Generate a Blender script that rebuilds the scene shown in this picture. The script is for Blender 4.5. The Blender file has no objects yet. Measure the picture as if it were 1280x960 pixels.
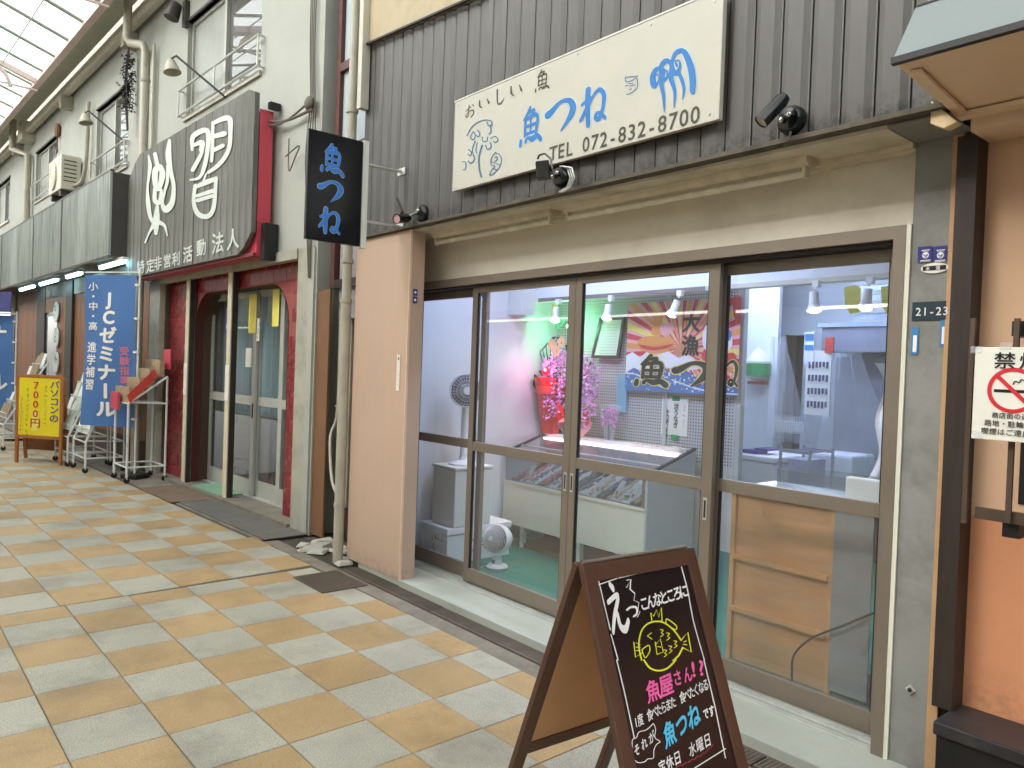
import bpy, math, random
import numpy as np
from mathutils import Vector, Matrix
random.seed(7)
S = bpy.context.scene
COL = S.collection
R = math.radians
# ------------------------------------------------------------------ camera
YAW, PITCH, ROLL, FPX, H = .870737827, -.0171553653, .0367031818, 943.12, 1.6
def _axes():
    cy, sy = math.cos(YAW), math.sin(YAW)
    r = Vector((cy, sy, 0)); fwd = Vector((-sy, cy, 0)); up = Vector((0, 0, 1))
    f2 = fwd*math.cos(PITCH)+up*math.sin(PITCH); u2 = up*math.cos(PITCH)-fwd*math.sin(PITCH)
    return r*math.cos(ROLL)+u2*math.sin(ROLL), u2*math.cos(ROLL)-r*math.sin(ROLL), -f2
AX, AY, AZ = _axes()
cd = bpy.data.cameras.new('camera'); cam = bpy.data.objects.new('camera', cd); COL.objects.link(cam)
cam.matrix_world = Matrix(((AX.x, AY.x, AZ.x, 0), (AX.y, AY.y, AZ.y, 0), (AX.z, AY.z, AZ.z, H), (0, 0, 0, 1)))
cd.sensor_width = 36; cd.lens = FPX/1280*36; cd.clip_end = 500; cd.clip_start = .05
S.camera = cam
# ------------------------------------------------------------------ sky, sun, exposure
W = bpy.data.worlds.new('World'); S.world = W; W.use_nodes = True
nt = W.node_tree; bg = nt.nodes['Background']
sky = nt.nodes.new('ShaderNodeTexSky'); sky.sky_type = 'NISHITA'; sky.sun_disc = False
sky.sun_elevation = R(34); sky.sun_rotation = R(200); sky.air_density = 1.2; sky.dust_density = 3
hs = nt.nodes.new('ShaderNodeHueSaturation'); hs.inputs['Saturation'].default_value = .15
nt.links.new(sky.outputs[0], hs.inputs['Color']); nt.links.new(hs.outputs[0], bg.inputs[0]); bg.inputs[1].default_value = .15
sd = bpy.data.lights.new('sun', 'SUN'); sd.energy = 1.5; sd.angle = R(25); sd.color = (1, .97, .92)
sun = bpy.data.objects.new('sun', sd); COL.objects.link(sun)
el, az = R(34), R(200)
sdir = Vector((math.sin(az)*math.cos(el), math.cos(az)*math.cos(el), math.sin(el)))
sun.rotation_euler = (-sdir).to_track_quat('-Z', 'Y').to_euler(); sun.location = (0, 0, 20)
S.view_settings.view_transform = 'Standard'; S.view_settings.look = 'None'
S.view_settings.exposure = 2.05; S.view_settings.gamma = 1
S.cycles.max_bounces = 8; S.cycles.diffuse_bounces = 4; S.cycles.transparent_max_bounces = 12
S.cycles.caustics_reflective = False; S.cycles.caustics_refractive = False; S.cycles.sample_clamp_indirect = 4
# ------------------------------------------------------------------ points on planes
def _ray(px, py):
    return AX*((px-640)/FPX)+AY*((480-py)/FPX)-AZ
ORG = Vector((0, 0, H))
def at(px, py, **k):
    (a, v), = k.items(); i = 'xyz'.index(a); d = _ray(px, py)
    return ORG+d*((v-ORG[i])/d[i])
LA = R(2.5)
LM = Matrix.Translation((-6.6, 3.1, 0)) @ Matrix.Rotation(LA, 4, 'Z')     # frame of the left building: x along its front, y inward
LI = LM.inverted()
def atL(px, py, **k):
    (a, v), = k.items(); i = {'u': 0, 'v': 1, 'z': 2}[a]
    o = LI @ ORG; d = LI.to_3x3() @ _ray(px, py)
    return o+d*((v-o[i])/d[i])
# ------------------------------------------------------------------ materials
def lin(c):
    return tuple(((x/255+.055)/1.055)**2.4 if x > 10 else x/255/12.92 for x in c)+(1,)
MATS = {}
def mat(name, rgb, rough=.6, metal=0., var=.12, scale=6., bump=.0, bscale=60., spec=.4, streak=False, wave=None, emit=None, es=0., objvar=0., speck=0., alpha=None, coat=0., dirt=None, dscale=1.5, damt=.5, world=False):
    if name in MATS: return MATS[name]
    m = bpy.data.materials.new(name); m.use_nodes = True; MATS[name] = m
    t = m.node_tree; N = t.nodes; L = t.links; b = N['Principled BSDF']
    b.inputs['Roughness'].default_value = rough; b.inputs['Metallic'].default_value = metal
    b.inputs['Specular IOR Level'].default_value = spec; b.inputs['Coat Weight'].default_value = coat
    tc = N.new('ShaderNodeTexCoord'); mp = N.new('ShaderNodeMapping'); src_ = N.new('ShaderNodeNewGeometry').outputs['Position'] if world else tc.outputs['Object']; L.new(src_, mp.inputs[0])
    if streak: mp.inputs['Scale'].default_value = (streak[0], streak[1], streak[2])
    nz = N.new('ShaderNodeTexNoise'); nz.inputs['Scale'].default_value = scale; nz.inputs['Detail'].default_value = 6; nz.inputs['Roughness'].default_value = .6
    L.new(mp.outputs[0], nz.inputs['Vector'])
    cr = N.new('ShaderNodeMapRange'); cr.inputs[1].default_value = .3; cr.inputs[2].default_value = .7
    cr.inputs[3].default_value = 1-var; cr.inputs[4].default_value = 1+var; L.new(nz.outputs[0], cr.inputs[0])
    c = lin(rgb)
    mul = N.new('ShaderNodeVectorMath'); mul.operation = 'SCALE'; mul.inputs[0].default_value = c[:3]; L.new(cr.outputs[0], mul.inputs['Scale'])
    out = mul.outputs[0]
    if objvar:
        oi = N.new('ShaderNodeObjectInfo'); r2 = N.new('ShaderNodeMapRange'); r2.inputs[3].default_value = 1-objvar; r2.inputs[4].default_value = 1+objvar
        L.new(oi.outputs['Random'], r2.inputs[0]); m2 = N.new('ShaderNodeVectorMath'); m2.operation = 'SCALE'; L.new(out, m2.inputs[0]); L.new(r2.outputs[0], m2.inputs['Scale']); out = m2.outputs[0]
    if speck:
        n3 = N.new('ShaderNodeTexNoise'); n3.inputs['Scale'].default_value = 180; n3.inputs['Detail'].default_value = 3; L.new(src_, n3.inputs['Vector'])
        r3 = N.new('ShaderNodeMapRange'); r3.inputs[1].default_value = .35; r3.inputs[2].default_value = .65; r3.inputs[3].default_value = 1-speck; r3.inputs[4].default_value = 1+speck
        L.new(n3.outputs[0], r3.inputs[0]); m3 = N.new('ShaderNodeVectorMath'); m3.operation = 'SCALE'; L.new(out, m3.inputs[0]); L.new(r3.outputs[0], m3.inputs['Scale']); out = m3.outputs[0]
    if dirt:
        n4 = N.new('ShaderNodeTexNoise'); n4.inputs['Scale'].default_value = dscale; n4.inputs['Detail'].default_value = 8; n4.inputs['Roughness'].default_value = .7; L.new(mp.outputs[0], n4.inputs['Vector'])
        r4 = N.new('ShaderNodeMapRange'); r4.inputs[1].default_value = .48; r4.inputs[2].default_value = .72; r4.inputs[4].default_value = damt; L.new(n4.outputs[0], r4.inputs[0])
        mx = N.new('ShaderNodeMix'); mx.data_type = 'RGBA'; L.new(r4.outputs[0], mx.inputs[0]); L.new(out, mx.inputs[6]); mx.inputs[7].default_value = lin(dirt); out = mx.outputs[2]
    L.new(out, b.inputs['Base Color'])
    rr = N.new('ShaderNodeMapRange'); rr.inputs[3].default_value = max(0, rough-.08); rr.inputs[4].default_value = min(1, rough+.1); L.new(nz.outputs[0], rr.inputs[0]); L.new(rr.outputs[0], b.inputs['Roughness'])
    if bump:
        n2 = N.new('ShaderNodeTexNoise'); n2.inputs['Scale'].default_value = bscale; n2.inputs['Detail'].default_value = 4; L.new(mp.outputs[0], n2.inputs['Vector'])
        bp = N.new('ShaderNodeBump'); bp.inputs['Strength'].default_value = bump; bp.inputs['Distance'].default_value = .004; L.new(n2.outputs[0], bp.inputs['Height']); L.new(bp.outputs[0], b.inputs['Normal'])
    if emit:
        b.inputs['Emission Color'].default_value = lin(emit); b.inputs['Emission Strength'].default_value = es
    if alpha is not None: b.inputs['Alpha'].default_value = alpha
    return m
def spots(m):
    t = m.node_tree; N = t.nodes; L = t.links; b = N['Principled BSDF']; src = b.inputs['Base Color'].links[0].from_socket
    g = N.new('ShaderNodeNewGeometry'); v = N.new('ShaderNodeTexVoronoi'); v.inputs['Scale'].default_value = 3.1; v.inputs['Randomness'].default_value = 1; L.new(g.outputs['Position'], v.inputs['Vector'])
    nz = N.new('ShaderNodeTexNoise'); nz.inputs['Scale'].default_value = 1.3; L.new(g.outputs['Position'], nz.inputs['Vector'])
    th = N.new('ShaderNodeMapRange'); th.inputs[1].default_value = .5; th.inputs[2].default_value = .75; th.inputs[3].default_value = .012; th.inputs[4].default_value = .065; L.new(nz.outputs[0], th.inputs[0])
    lt = N.new('ShaderNodeMath'); lt.operation = 'LESS_THAN'; L.new(v.outputs['Distance'], lt.inputs[0]); L.new(th.outputs[0], lt.inputs[1])
    f = N.new('ShaderNodeMath'); f.operation = 'MULTIPLY'; f.inputs[1].default_value = .45; L.new(lt.outputs[0], f.inputs[0])
    mx = N.new('ShaderNodeMix'); mx.data_type = 'RGBA'; L.new(f.outputs[0], mx.inputs[0]); L.new(src, mx.inputs[6]); mx.inputs[7].default_value = lin((78, 72, 64)); L.new(mx.outputs[2], b.inputs['Base Color'])
def glass(name, tint=(235, 240, 240), refl=1.0, ior=1.5, rough=.0, film=0.):
    if name in MATS: return MATS[name]
    m = bpy.data.materials.new(name); m.use_nodes = True; MATS[name] = m
    t = m.node_tree; N = t.nodes; L = t.links; N.remove(N['Principled BSDF'])
    tr = N.new('ShaderNodeBsdfTransparent'); tr.inputs[0].default_value = lin(tint)
    gl = N.new('ShaderNodeBsdfGlossy'); gl.inputs['Roughness'].default_value = rough; gl.inputs[0].default_value = (refl, refl, refl, 1)
    lw = N.new('ShaderNodeLayerWeight'); lw.inputs[0].default_value = .5
    pw = N.new('ShaderNodeMath'); pw.operation = 'POWER'; pw.inputs[1].default_value = 4.5; L.new(lw.outputs['Facing'], pw.inputs[0])
    fr = N.new('ShaderNodeMapRange'); f0 = ((ior-1)/(ior+1))**2; fr.inputs[3].default_value = f0; fr.inputs[4].default_value = .9; L.new(pw.outputs[0], fr.inputs[0])
    mx = N.new('ShaderNodeMixShader'); L.new(fr.outputs[0], mx.inputs[0]); L.new(tr.outputs[0], mx.inputs[1]); L.new(gl.outputs[0], mx.inputs[2])
    o = mx.outputs[0]
    if film:  # pale diffuse mix puts haze into the glass colour
        df = N.new('ShaderNodeBsdfDiffuse'); df.inputs[0].default_value = (.8, .8, .8, 1)
        nz = N.new('ShaderNodeTexNoise'); nz.inputs['Scale'].default_value = 3; r = N.new('ShaderNodeMapRange'); r.inputs[3].default_value = film*.5; r.inputs[4].default_value = film*1.5
        L.new(nz.outputs[0], r.inputs[0]); m2 = N.new('ShaderNodeMixShader'); L.new(r.outputs[0], m2.inputs[0]); L.new(o, m2.inputs[1]); L.new(df.outputs[0], m2.inputs[2]); o = m2.outputs[0]
    L.new(o, N['Material Output'].inputs[0]); return m
def sheer(name, rgb, trans, tl=.6):
    m = bpy.data.materials.new(name); m.use_nodes = True; MATS[name] = m
    t = m.node_tree; N = t.nodes; L = t.links; N.remove(N['Principled BSDF'])
    tr = N.new('ShaderNodeBsdfTransparent'); a = N.new('ShaderNodeBsdfTranslucent'); d = N.new('ShaderNodeBsdfDiffuse')
    a.inputs[0].default_value = lin(rgb); d.inputs[0].default_value = lin(rgb)
    m1 = N.new('ShaderNodeMixShader'); m1.inputs[0].default_value = tl; L.new(d.outputs[0], m1.inputs[1]); L.new(a.outputs[0], m1.inputs[2])
    m2 = N.new('ShaderNodeMixShader'); m2.inputs[0].default_value = 1-trans; L.new(tr.outputs[0], m2.inputs[1]); L.new(m1.outputs[0], m2.inputs[2])
    L.new(m2.outputs[0], N['Material Output'].inputs[0]); return m
def lamp_mat(name, rgb, s):
    m = bpy.data.materials.new(name); m.use_nodes = True; MATS[name] = m
    N = m.node_tree.nodes; N.remove(N['Principled BSDF']); e = N.new('ShaderNodeEmission'); e.inputs[0].default_value = lin(rgb); e.inputs[1].default_value = s
    m.node_tree.links.new(e.outputs[0], N['Material Output'].inputs[0]); return m
m_grout = mat('grout', (86, 82, 72), .9, var=.2, scale=20)
m_tg = mat('tile_grey', (168, 165, 151), .62, var=.1, scale=2.2, bump=.35, bscale=160, objvar=.07, speck=.26, dirt=(112, 106, 92), dscale=1.7, damt=.6, world=True)
m_to = mat('tile_ochre', (172, 145, 105), .6, var=.12, scale=2.2, bump=.4, bscale=160, objvar=.10, speck=.2, dirt=(116, 98, 72), dscale=1.7, damt=.55, world=True)
spots(m_tg); spots(m_to)
m_conc = mat('concrete', (128, 122, 110), .85, var=.18, scale=7, bump=.5, bscale=70, dirt=(80, 76, 68), dscale=3, damt=.6)
m_grate = mat('drain_metal', (104, 94, 84), .55, .3, var=.2, scale=9, bump=.3, bscale=120, dirt=(70, 56, 44), damt=.5)
m_step = mat('pale_stone', (172, 176, 166), .55, var=.1, scale=5, bump=.15, dirt=(128, 126, 112), dscale=2.5, damt=.5)
m_clad = mat('brown_cladding', (92, 90, 88), .45, .15, var=.12, scale=3, streak=(6, 6, .6), bump=.12, bscale=20, dirt=(72, 66, 60), dscale=1.2, damt=.45)
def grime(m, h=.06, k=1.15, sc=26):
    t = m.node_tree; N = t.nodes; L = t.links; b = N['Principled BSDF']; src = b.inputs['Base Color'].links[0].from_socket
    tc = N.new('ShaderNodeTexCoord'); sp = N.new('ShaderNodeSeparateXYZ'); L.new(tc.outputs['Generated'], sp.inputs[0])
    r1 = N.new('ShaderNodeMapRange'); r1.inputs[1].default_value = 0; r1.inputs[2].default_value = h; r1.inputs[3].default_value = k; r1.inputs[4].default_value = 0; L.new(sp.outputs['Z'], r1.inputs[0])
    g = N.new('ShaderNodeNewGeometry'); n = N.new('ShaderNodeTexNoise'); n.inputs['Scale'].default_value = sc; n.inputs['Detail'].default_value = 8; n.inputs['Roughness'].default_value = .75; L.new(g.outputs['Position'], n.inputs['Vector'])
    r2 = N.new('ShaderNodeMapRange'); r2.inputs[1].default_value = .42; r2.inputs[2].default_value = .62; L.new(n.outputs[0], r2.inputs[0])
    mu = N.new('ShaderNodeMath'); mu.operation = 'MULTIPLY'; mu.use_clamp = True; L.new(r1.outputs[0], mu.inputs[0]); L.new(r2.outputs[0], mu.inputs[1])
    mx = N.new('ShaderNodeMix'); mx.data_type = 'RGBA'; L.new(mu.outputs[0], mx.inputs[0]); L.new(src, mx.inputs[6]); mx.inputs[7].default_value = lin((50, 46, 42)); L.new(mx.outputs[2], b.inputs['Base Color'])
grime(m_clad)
m_seam = mat('dark_seam', (38, 36, 34), .6)
m_flash = mat('flashing', (88, 80, 68), .7, var=.3, scale=12, bump=.4, dirt=(48, 42, 36), dscale=4, damt=.7)
m_transom = mat('beige_transom', (226, 219, 203), .5, var=.04, scale=2, dirt=(140, 128, 106), dscale=.8, damt=.4)
m_alu = mat('bronze_aluminium', (134, 123, 111), .38, .35, var=.06, scale=4)
m_alud = mat('dark_track', (58, 50, 45), .5, .3)
m_peach = mat('peach_paint', (190, 164, 144), .62, var=.05, scale=2, streak=(1, 1, .5), bump=.12, bscale=30, dirt=(178, 138, 106), dscale=1.3, damt=.35)
m_white = mat('white_paint', (222, 222, 214), .55, var=.04, scale=4)
m_trim = mat('cream_trim', (222, 222, 206), .5, var=.04)
m_greyp = mat('grey_pillar', (142, 142, 138), .8, var=.12, scale=4, bump=.35, bscale=35, dirt=(88, 88, 84), dscale=2.6, damt=.6)
m_post = mat('ochre_strip', (196, 156, 114), .6, var=.08, dirt=(140, 110, 84), dscale=5, damt=.4)
m_dark = mat('dark_wood', (52, 42, 38), .5, var=.25, scale=5, streak=(6, 6, .7), bump=.2)
m_orange = mat('orange_wall', (216, 150, 110), .7, var=.05, scale=1.6, bump=.15, bscale=40, dirt=(184, 116, 76), dscale=.9, damt=.4)
m_peachw = mat('light_orange_wall', (216, 178, 146), .7, var=.05, scale=1.6, bump=.15, bscale=40)
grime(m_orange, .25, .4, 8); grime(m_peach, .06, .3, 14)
m_soff = mat('soffit_board', (232, 206, 176), .6, var=.05, scale=2)
m_awn = mat('grey_canopy', (128, 137, 137), .45, .1, var=.05, scale=1.5)
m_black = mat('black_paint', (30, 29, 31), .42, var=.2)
m_plinth = mat('black_plinth', (46, 45, 48), .35, var=.3, scale=3, dirt=(92, 86, 78), dscale=2, damt=.5)
m_sign = mat('sign_white', (190, 188, 177), .5, var=.03, scale=3, dirt=(196, 190, 168), damt=.4)
m_blue = mat('sign_blue', (40, 116, 184), .5, var=.05)
m_blued = mat('sign_outline', (190, 215, 235), .5)
m_ink = mat('sign_ink', (74, 72, 62), .6)
m_psign = mat('projecting_black', (16, 18, 24), .22, var=.1, spec=.5)
m_steel = mat('galvanised', (196, 198, 192), .4, .4, var=.12, scale=8)
m_chrome = mat('chrome', (210, 210, 210), .15, 1.)
m_blackg = mat('black_gloss', (14, 16, 17), .2, coat=.5)
m_lens = mat('lens_face', (196, 180, 170), .3)
m_tube = mat('unlit_tube', (222, 214, 196), .25)
m_fix = mat('lamp_fixture', (214, 204, 184), .5, var=.1, scale=7, dirt=(140, 124, 96), dscale=3, damt=.5)
m_pipe = mat('beige_pipe', (174, 169, 154), .45, var=.08, scale=2, dirt=(140, 132, 112), dscale=3, damt=.6)
m_lwall = mat('left_white_wall', (168, 170, 162), .8, var=.06, scale=1.2, bump=.3, bscale=30, dirt=(140, 138, 126), dscale=.7, damt=.4)
m_lpill = mat('left_grey_post', (168, 166, 152), .75, var=.12, scale=4, bump=.3, dirt=(110, 106, 94), dscale=3, damt=.6)
m_redt = mat('red_tile', (132, 40, 46), .25, var=.18, scale=12, objvar=.18, spec=.5)
m_redg = mat('red_tile_joint', (150, 78, 76), .8)
m_redp = mat('red_paint', (196, 72, 88), .45, var=.06)
m_plank = mat('weathered_plank', (104, 104, 98), .75, var=.32, scale=5, streak=(9, 9, .5), bump=.4, bscale=25, objvar=.16, dirt=(158, 160, 154), dscale=1, damt=.55)
m_chalkw = mat('white_lettering', (204, 210, 202), .6, var=.05)
m_corr = mat('corrugated_steel', (176, 182, 178), .3, .6, var=.2, scale=3, streak=(8, 8, .6), dirt=(98, 98, 92), dscale=.8, damt=.5)
m_side = mat('fascia_end', (72, 68, 66), .5)
m_brownw = mat('brown_wood', (128, 82, 52), .5, var=.25, scale=4, streak=(8, 8, .6), bump=.1, dirt=(150, 96, 56), dscale=1.2, damt=.5)
m_brownd = mat('dark_brown_board', (74, 56, 44), .7, var=.2, streak=(5, 5, .6), bump=.2)
m_brownm = mat('brown_board', (122, 88, 62), .7, var=.15, scale=3, bump=.3, dirt=(96, 66, 44), damt=.5)
m_maroon = mat('maroon_frame', (92, 56, 54), .5)
m_plastic = mat('corrugated_plastic', (172, 184, 190), .4, var=.08, streak=(1, 1, .3))
m_plasticl = mat('lilac_plastic', (156, 150, 154), .45, var=.1, streak=(1, 1, .3))
m_doorg = mat('grey_door_frame', (178, 178, 171), .45, .1, var=.08)
m_beige = mat('cream_post', (208, 200, 174), .5, var=.08, dirt=(160, 150, 124), damt=.5)
m_navy = mat('banner_blue', (78, 118, 176), .75, var=.08, scale=2)
m_navy2 = mat('purple_board', (84, 84, 140), .6)
m_pink = mat('pink_print', (206, 120, 150), .7)
m_wht = mat('white_print', (236, 236, 232), .7, var=.02)
m_yel = mat('yellow_board', (236, 216, 40), .6, var=.04)
m_yelp = mat('pale_yellow_print', (240, 228, 110), .6)
m_grn = mat('green_ink', (60, 110, 60), .6)
m_purple = mat('purple_ink', (96, 70, 120), .6)
m_redink = mat('red_ink', (200, 70, 60), .6)
m_owood = mat('orange_wood', (168, 106, 62), .5, var=.15, scale=5, streak=(5, 5, .6), bump=.1)
m_wire = mat('white_wire', (218, 222, 220), .4)
m_caster = mat('black_caster', (34, 32, 30), .5)
m_paperg = mat('pale_leaflet', (206, 218, 204), .7, var=.2, scale=18)
m_papero = mat('tan_leaflet', (164, 142, 114), .7, var=.3, scale=14)
m_ac = mat('air_conditioner', (200, 198, 182), .5, var=.06)
m_aboard = mat('aboard_frame', (84, 56, 44), .4, var=.15, scale=4, streak=(1, 5, 1), coat=.2)
m_hard = mat('hardboard', (200, 160, 122), .7, var=.05, scale=3)
m_chalk = mat('blackboard', (34, 24, 26), .22, var=.05, spec=.5)
m_cw = mat('marker_white', (236, 236, 236), .6)
m_cy = mat('marker_yellow', (226, 226, 60), .6)
m_cp = mat('marker_pink', (238, 100, 168), .6)
m_cb = mat('marker_blue', (90, 196, 236), .6)
m_cr = mat('marker_red', (200, 70, 90), .6)
m_iwall = mat('interior_wall', (214, 214, 216), .6, var=.03, scale=2)
m_ibeam = mat('interior_beam', (222, 224, 228), .55, var=.02)
m_ifloor = mat('green_floor', (38, 112, 92), .4, var=.12, scale=3, bump=.1)
m_peg = mat('pegboard_panel', (190, 186, 184), .6, var=.04)
m_hole = mat('pegboard_hole', (78, 76, 82), .8)
m_case = mat('showcase_cream', (226, 219, 194), .45, var=.03)
m_caseg = mat('showcase_side', (186, 188, 186), .5, var=.04)
m_rail = mat('rail_brown', (110, 96, 98), .5)
m_foam = mat('white_foam', (238, 238, 238), .6, var=.03, bump=.1)
m_fan = mat('fan_plastic', (232, 232, 232), .35)
m_fang = mat('fan_grille', (104, 102, 110), .5)
m_potr = mat('red_pot', (206, 66, 60), .45)
m_wrap = mat('pink_wrap', (226, 150, 150), .4)
m_wrapr = mat('red_ribbon', (222, 34, 44), .35)
m_petal = mat('pink_petal', (238, 168, 220), .6, var=.25, scale=40)
m_petal2 = mat('lilac_petal', (206, 150, 222), .6, var=.25, scale=40)
m_orchid = mat('cream_orchid', (238, 196, 160), .6)
m_leaf = mat('leaf', (40, 62, 44), .5)
m_stem = mat('dark_stem', (50, 44, 46), .6)
m_plywd = mat('plywood', (212, 158, 100), .55, var=.12, scale=2.5, streak=(.6, 1, 5), dirt=(172, 120, 74), dscale=2, damt=.4)
m_ply2 = mat('batten', (212, 160, 100), .5, var=.1)
m_greypan = mat('grey_sheet', (150, 148, 142), .5, var=.1)
m_kwall = mat('kitchen_wall', (222, 228, 234), .5, var=.03)
m_hood = mat('steel_hood', (150, 156, 172), .4, .2)
m_duct = mat('duct', (188, 206, 226), .35, .3)
m_kdark = mat('kitchen_dark', (60, 58, 62), .7)
m_cloud = mat('plastic_bag', (222, 220, 224), .3, bump=.8, bscale=25, var=.15, alpha=.8)
m_green2 = mat('green_label', (30, 140, 80), .5)
m_navyp = mat('plate_navy', (50, 50, 128), .4)
m_teal = mat('address_plate', (38, 58, 66), .4)
m_cyan = mat('sticker_blue', (60, 130, 190), .5)
m_nsred = mat('prohibition_red', (206, 44, 54), .45)
m_board = mat('notice_white', (228, 226, 216), .45, var=.02)
m_roofb = mat('roof_beam_pink', (214, 196, 190), .6, var=.1)
m_rafter = mat('pale_rafter', (186, 202, 188), .7)
m_roofg = mat('eave_cove', (208, 214, 204), .7, var=.1, scale=2)
m_gut = mat('eave_gutter', (196, 192, 178), .5, var=.12, dirt=(140, 136, 122), damt=.5)
m_opp = mat('opposite_wall', (214, 210, 200), .8, var=.1, scale=1)
m_shut = mat('opposite_shutter', (196, 198, 196), .4, .3)
m_cable = mat('cable_grey', (98, 92, 84), .7)
m_teaw = mat('curtain', (160, 190, 198), .8, var=.15, scale=3, streak=(14, 14, .3))
m_mat = mat('floor_mat', (116, 98, 84), .95, var=.2, bump=.6, bscale=200)
m_turf = mat('green_carpet', (124, 160, 136), .9, var=.2, bump=.4)
g_win = glass('shop_glass', (228, 232, 238), 1., 1.8, film=.06)
g_case = glass('case_glass', (226, 232, 236), 1., 1.5, film=.05)
g_dark = glass('window_reflective', (150, 160, 160), 1., 2.4, film=.12)
m_roof = sheer('roof_sheet', (234, 240, 235), .30, .9)
m_curt = sheer('clear_sheet', (236, 240, 248), .76, .4)
e_tube = lamp_mat('lit_tube', (170, 225, 240), 5.0)
e_kit = lamp_mat('kitchen_tube', (200, 217, 255), 14)
e_warm = lamp_mat('warm_bulb', (255, 222, 160), 14)
e_green = lamp_mat('green_bulb', (90, 255, 150), 8)
e_pink = lamp_mat('pink_bulb', (255, 60, 170), 8)
# ------------------------------------------------------------------ mesh builder
WL = {}
def props(o, label=None, cat=None, group=None, kind=None):
    if label: o['label'] = label
    if cat: o['category'] = cat
    if group: o['group'] = group
    if kind: o['kind'] = kind
    return o
def thing(name, loc, label, cat, group=None):
    o = bpy.data.objects.new(name, None); o.empty_display_size = .1; COL.objects.link(o); o.location = loc
    WL[o] = Vector(loc); return props(o, label, cat, group)
def LW(u, v, z=0): return LM @ Vector((u, v, z))
class MB:
    def __init__(s, xf=None): s.v = []; s.f = []; s.mi = []; s.m = 0; s.xf = xf; s.sm = False
    def add(s, vs, fs):
        b = len(s.v); s.v += [Vector(p) for p in vs]; s.f += [tuple(b+i for i in f) for f in fs]; s.mi += [s.m]*len(fs); return s
    def box(s, x0, x1, y0, y1, z0, z1):
        if x0 > x1: x0, x1 = x1, x0
        if y0 > y1: y0, y1 = y1, y0
        if z0 > z1: z0, z1 = z1, z0
        return s.add([(x0, y0, z0), (x1, y0, z0), (x1, y1, z0), (x0, y1, z0), (x0, y0, z1), (x1, y0, z1), (x1, y1, z1), (x0, y1, z1)],
                     [(0, 3, 2, 1), (4, 5, 6, 7), (0, 1, 5, 4), (1, 2, 6, 5), (2, 3, 7, 6), (3, 0, 4, 7)])
    def bar(s, a, b, w, d, up=(0, 0, 1)):
        a = Vector(a); b = Vector(b); t = (b-a).normalized(); up = Vector(up)
        if abs(t.dot(up)) > .98: up = Vector((0, 1, 0))
        r = t.cross(up).normalized()*w/2; u = r.cross(t).normalized()*d/2
        return s.add([a-r-u, a+r-u, a+r+u, a-r+u, b-r-u, b+r-u, b+r+u, b-r+u],
                     [(0, 3, 2, 1), (4, 5, 6, 7), (0, 1, 5, 4), (1, 2, 6, 5), (2, 3, 7, 6), (3, 0, 4, 7)])
    def tube(s, pts, r, n=8, r1=None, caps=True):
        pts = [Vector(p) for p in pts]; k = len(pts); rings = []
        prev = None
        for i, p in enumerate(pts):
            t = (pts[min(i+1, k-1)]-pts[max(i-1, 0)]).normalized()
            if prev is None:
                u = t.cross(Vector((0, 0, 1)) if abs(t.z) < .9 else Vector((0, 1, 0))).normalized()
            else: u = (prev-t*prev.dot(t)).normalized()
            prev = u; w = t.cross(u); rr = r if r1 is None else r+(r1-r)*i/(k-1)
            rings.append([p+(u*math.cos(a)+w*math.sin(a))*rr for a in [2*math.pi*j/n for j in range(n)]])
        vs = [q for g in rings for q in g]
        fs = [(i*n+j, i*n+(j+1) % n, (i+1)*n+(j+1) % n, (i+1)*n+j) for i in range(k-1) for j in range(n)]
        if caps: fs += [tuple(range(n-1, -1, -1)), tuple((k-1)*n+j for j in range(n))]
        return s.add(vs, fs)
    def lathe(s, prof, c, ax=(0, 0, 1), n=20):
        ax = Vector(ax).normalized(); u = ax.orthogonal().normalized(); w = ax.cross(u); c = Vector(c); k = len(prof)
        vs = [c+ax*h+(u*math.cos(a)+w*math.sin(a))*r for r, h in prof for a in [2*math.pi*j/n for j in range(n)]]
        fs = [(i*n+j, i*n+(j+1) % n, (i+1)*n+(j+1) % n, (i+1)*n+j) for i in range(k-1) for j in range(n)]
        return s.add(vs, fs+[tuple(range(n-1, -1, -1)), tuple((k-1)*n+j for j in range(n))])
    def ball(s, c, r, n=10, m=6, sx=1, sy=1, sz=1):
        vs = []; c = Vector(c)
        for i in range(m+1):
            th = math.pi*i/m
            for j in range(n):
                a = 2*math.pi*j/n; vs.append(c+Vector((math.sin(th)*math.cos(a)*r*sx, math.sin(th)*math.sin(a)*r*sy, math.cos(th)*r*sz)))
        return s.add(vs, [(i*n+j, i*n+(j+1) % n, (i+1)*n+(j+1) % n, (i+1)*n+j) for i in range(m) for j in range(n)])
    def prism(s, poly, off):
        n = len(poly); off = Vector(off); a = [Vector(p) for p in poly]
        return s.add(a+[p+off for p in a], [tuple(range(n-1, -1, -1)), tuple(range(n, 2*n))]+[(i, (i+1) % n, n+(i+1) % n, n+i) for i in range(n)])
    def quad(s, *p): return s.add(p, [tuple(range(len(p)))])
    def grid(s, fn, nu, nv):
        vs = [fn(i/nu, j/nv) for j in range(nv+1) for i in range(nu+1)]
        return s.add(vs, [(j*(nu+1)+i, j*(nu+1)+i+1, (j+1)*(nu+1)+i+1, (j+1)*(nu+1)+i) for j in range(nv) for i in range(nu)])
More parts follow.
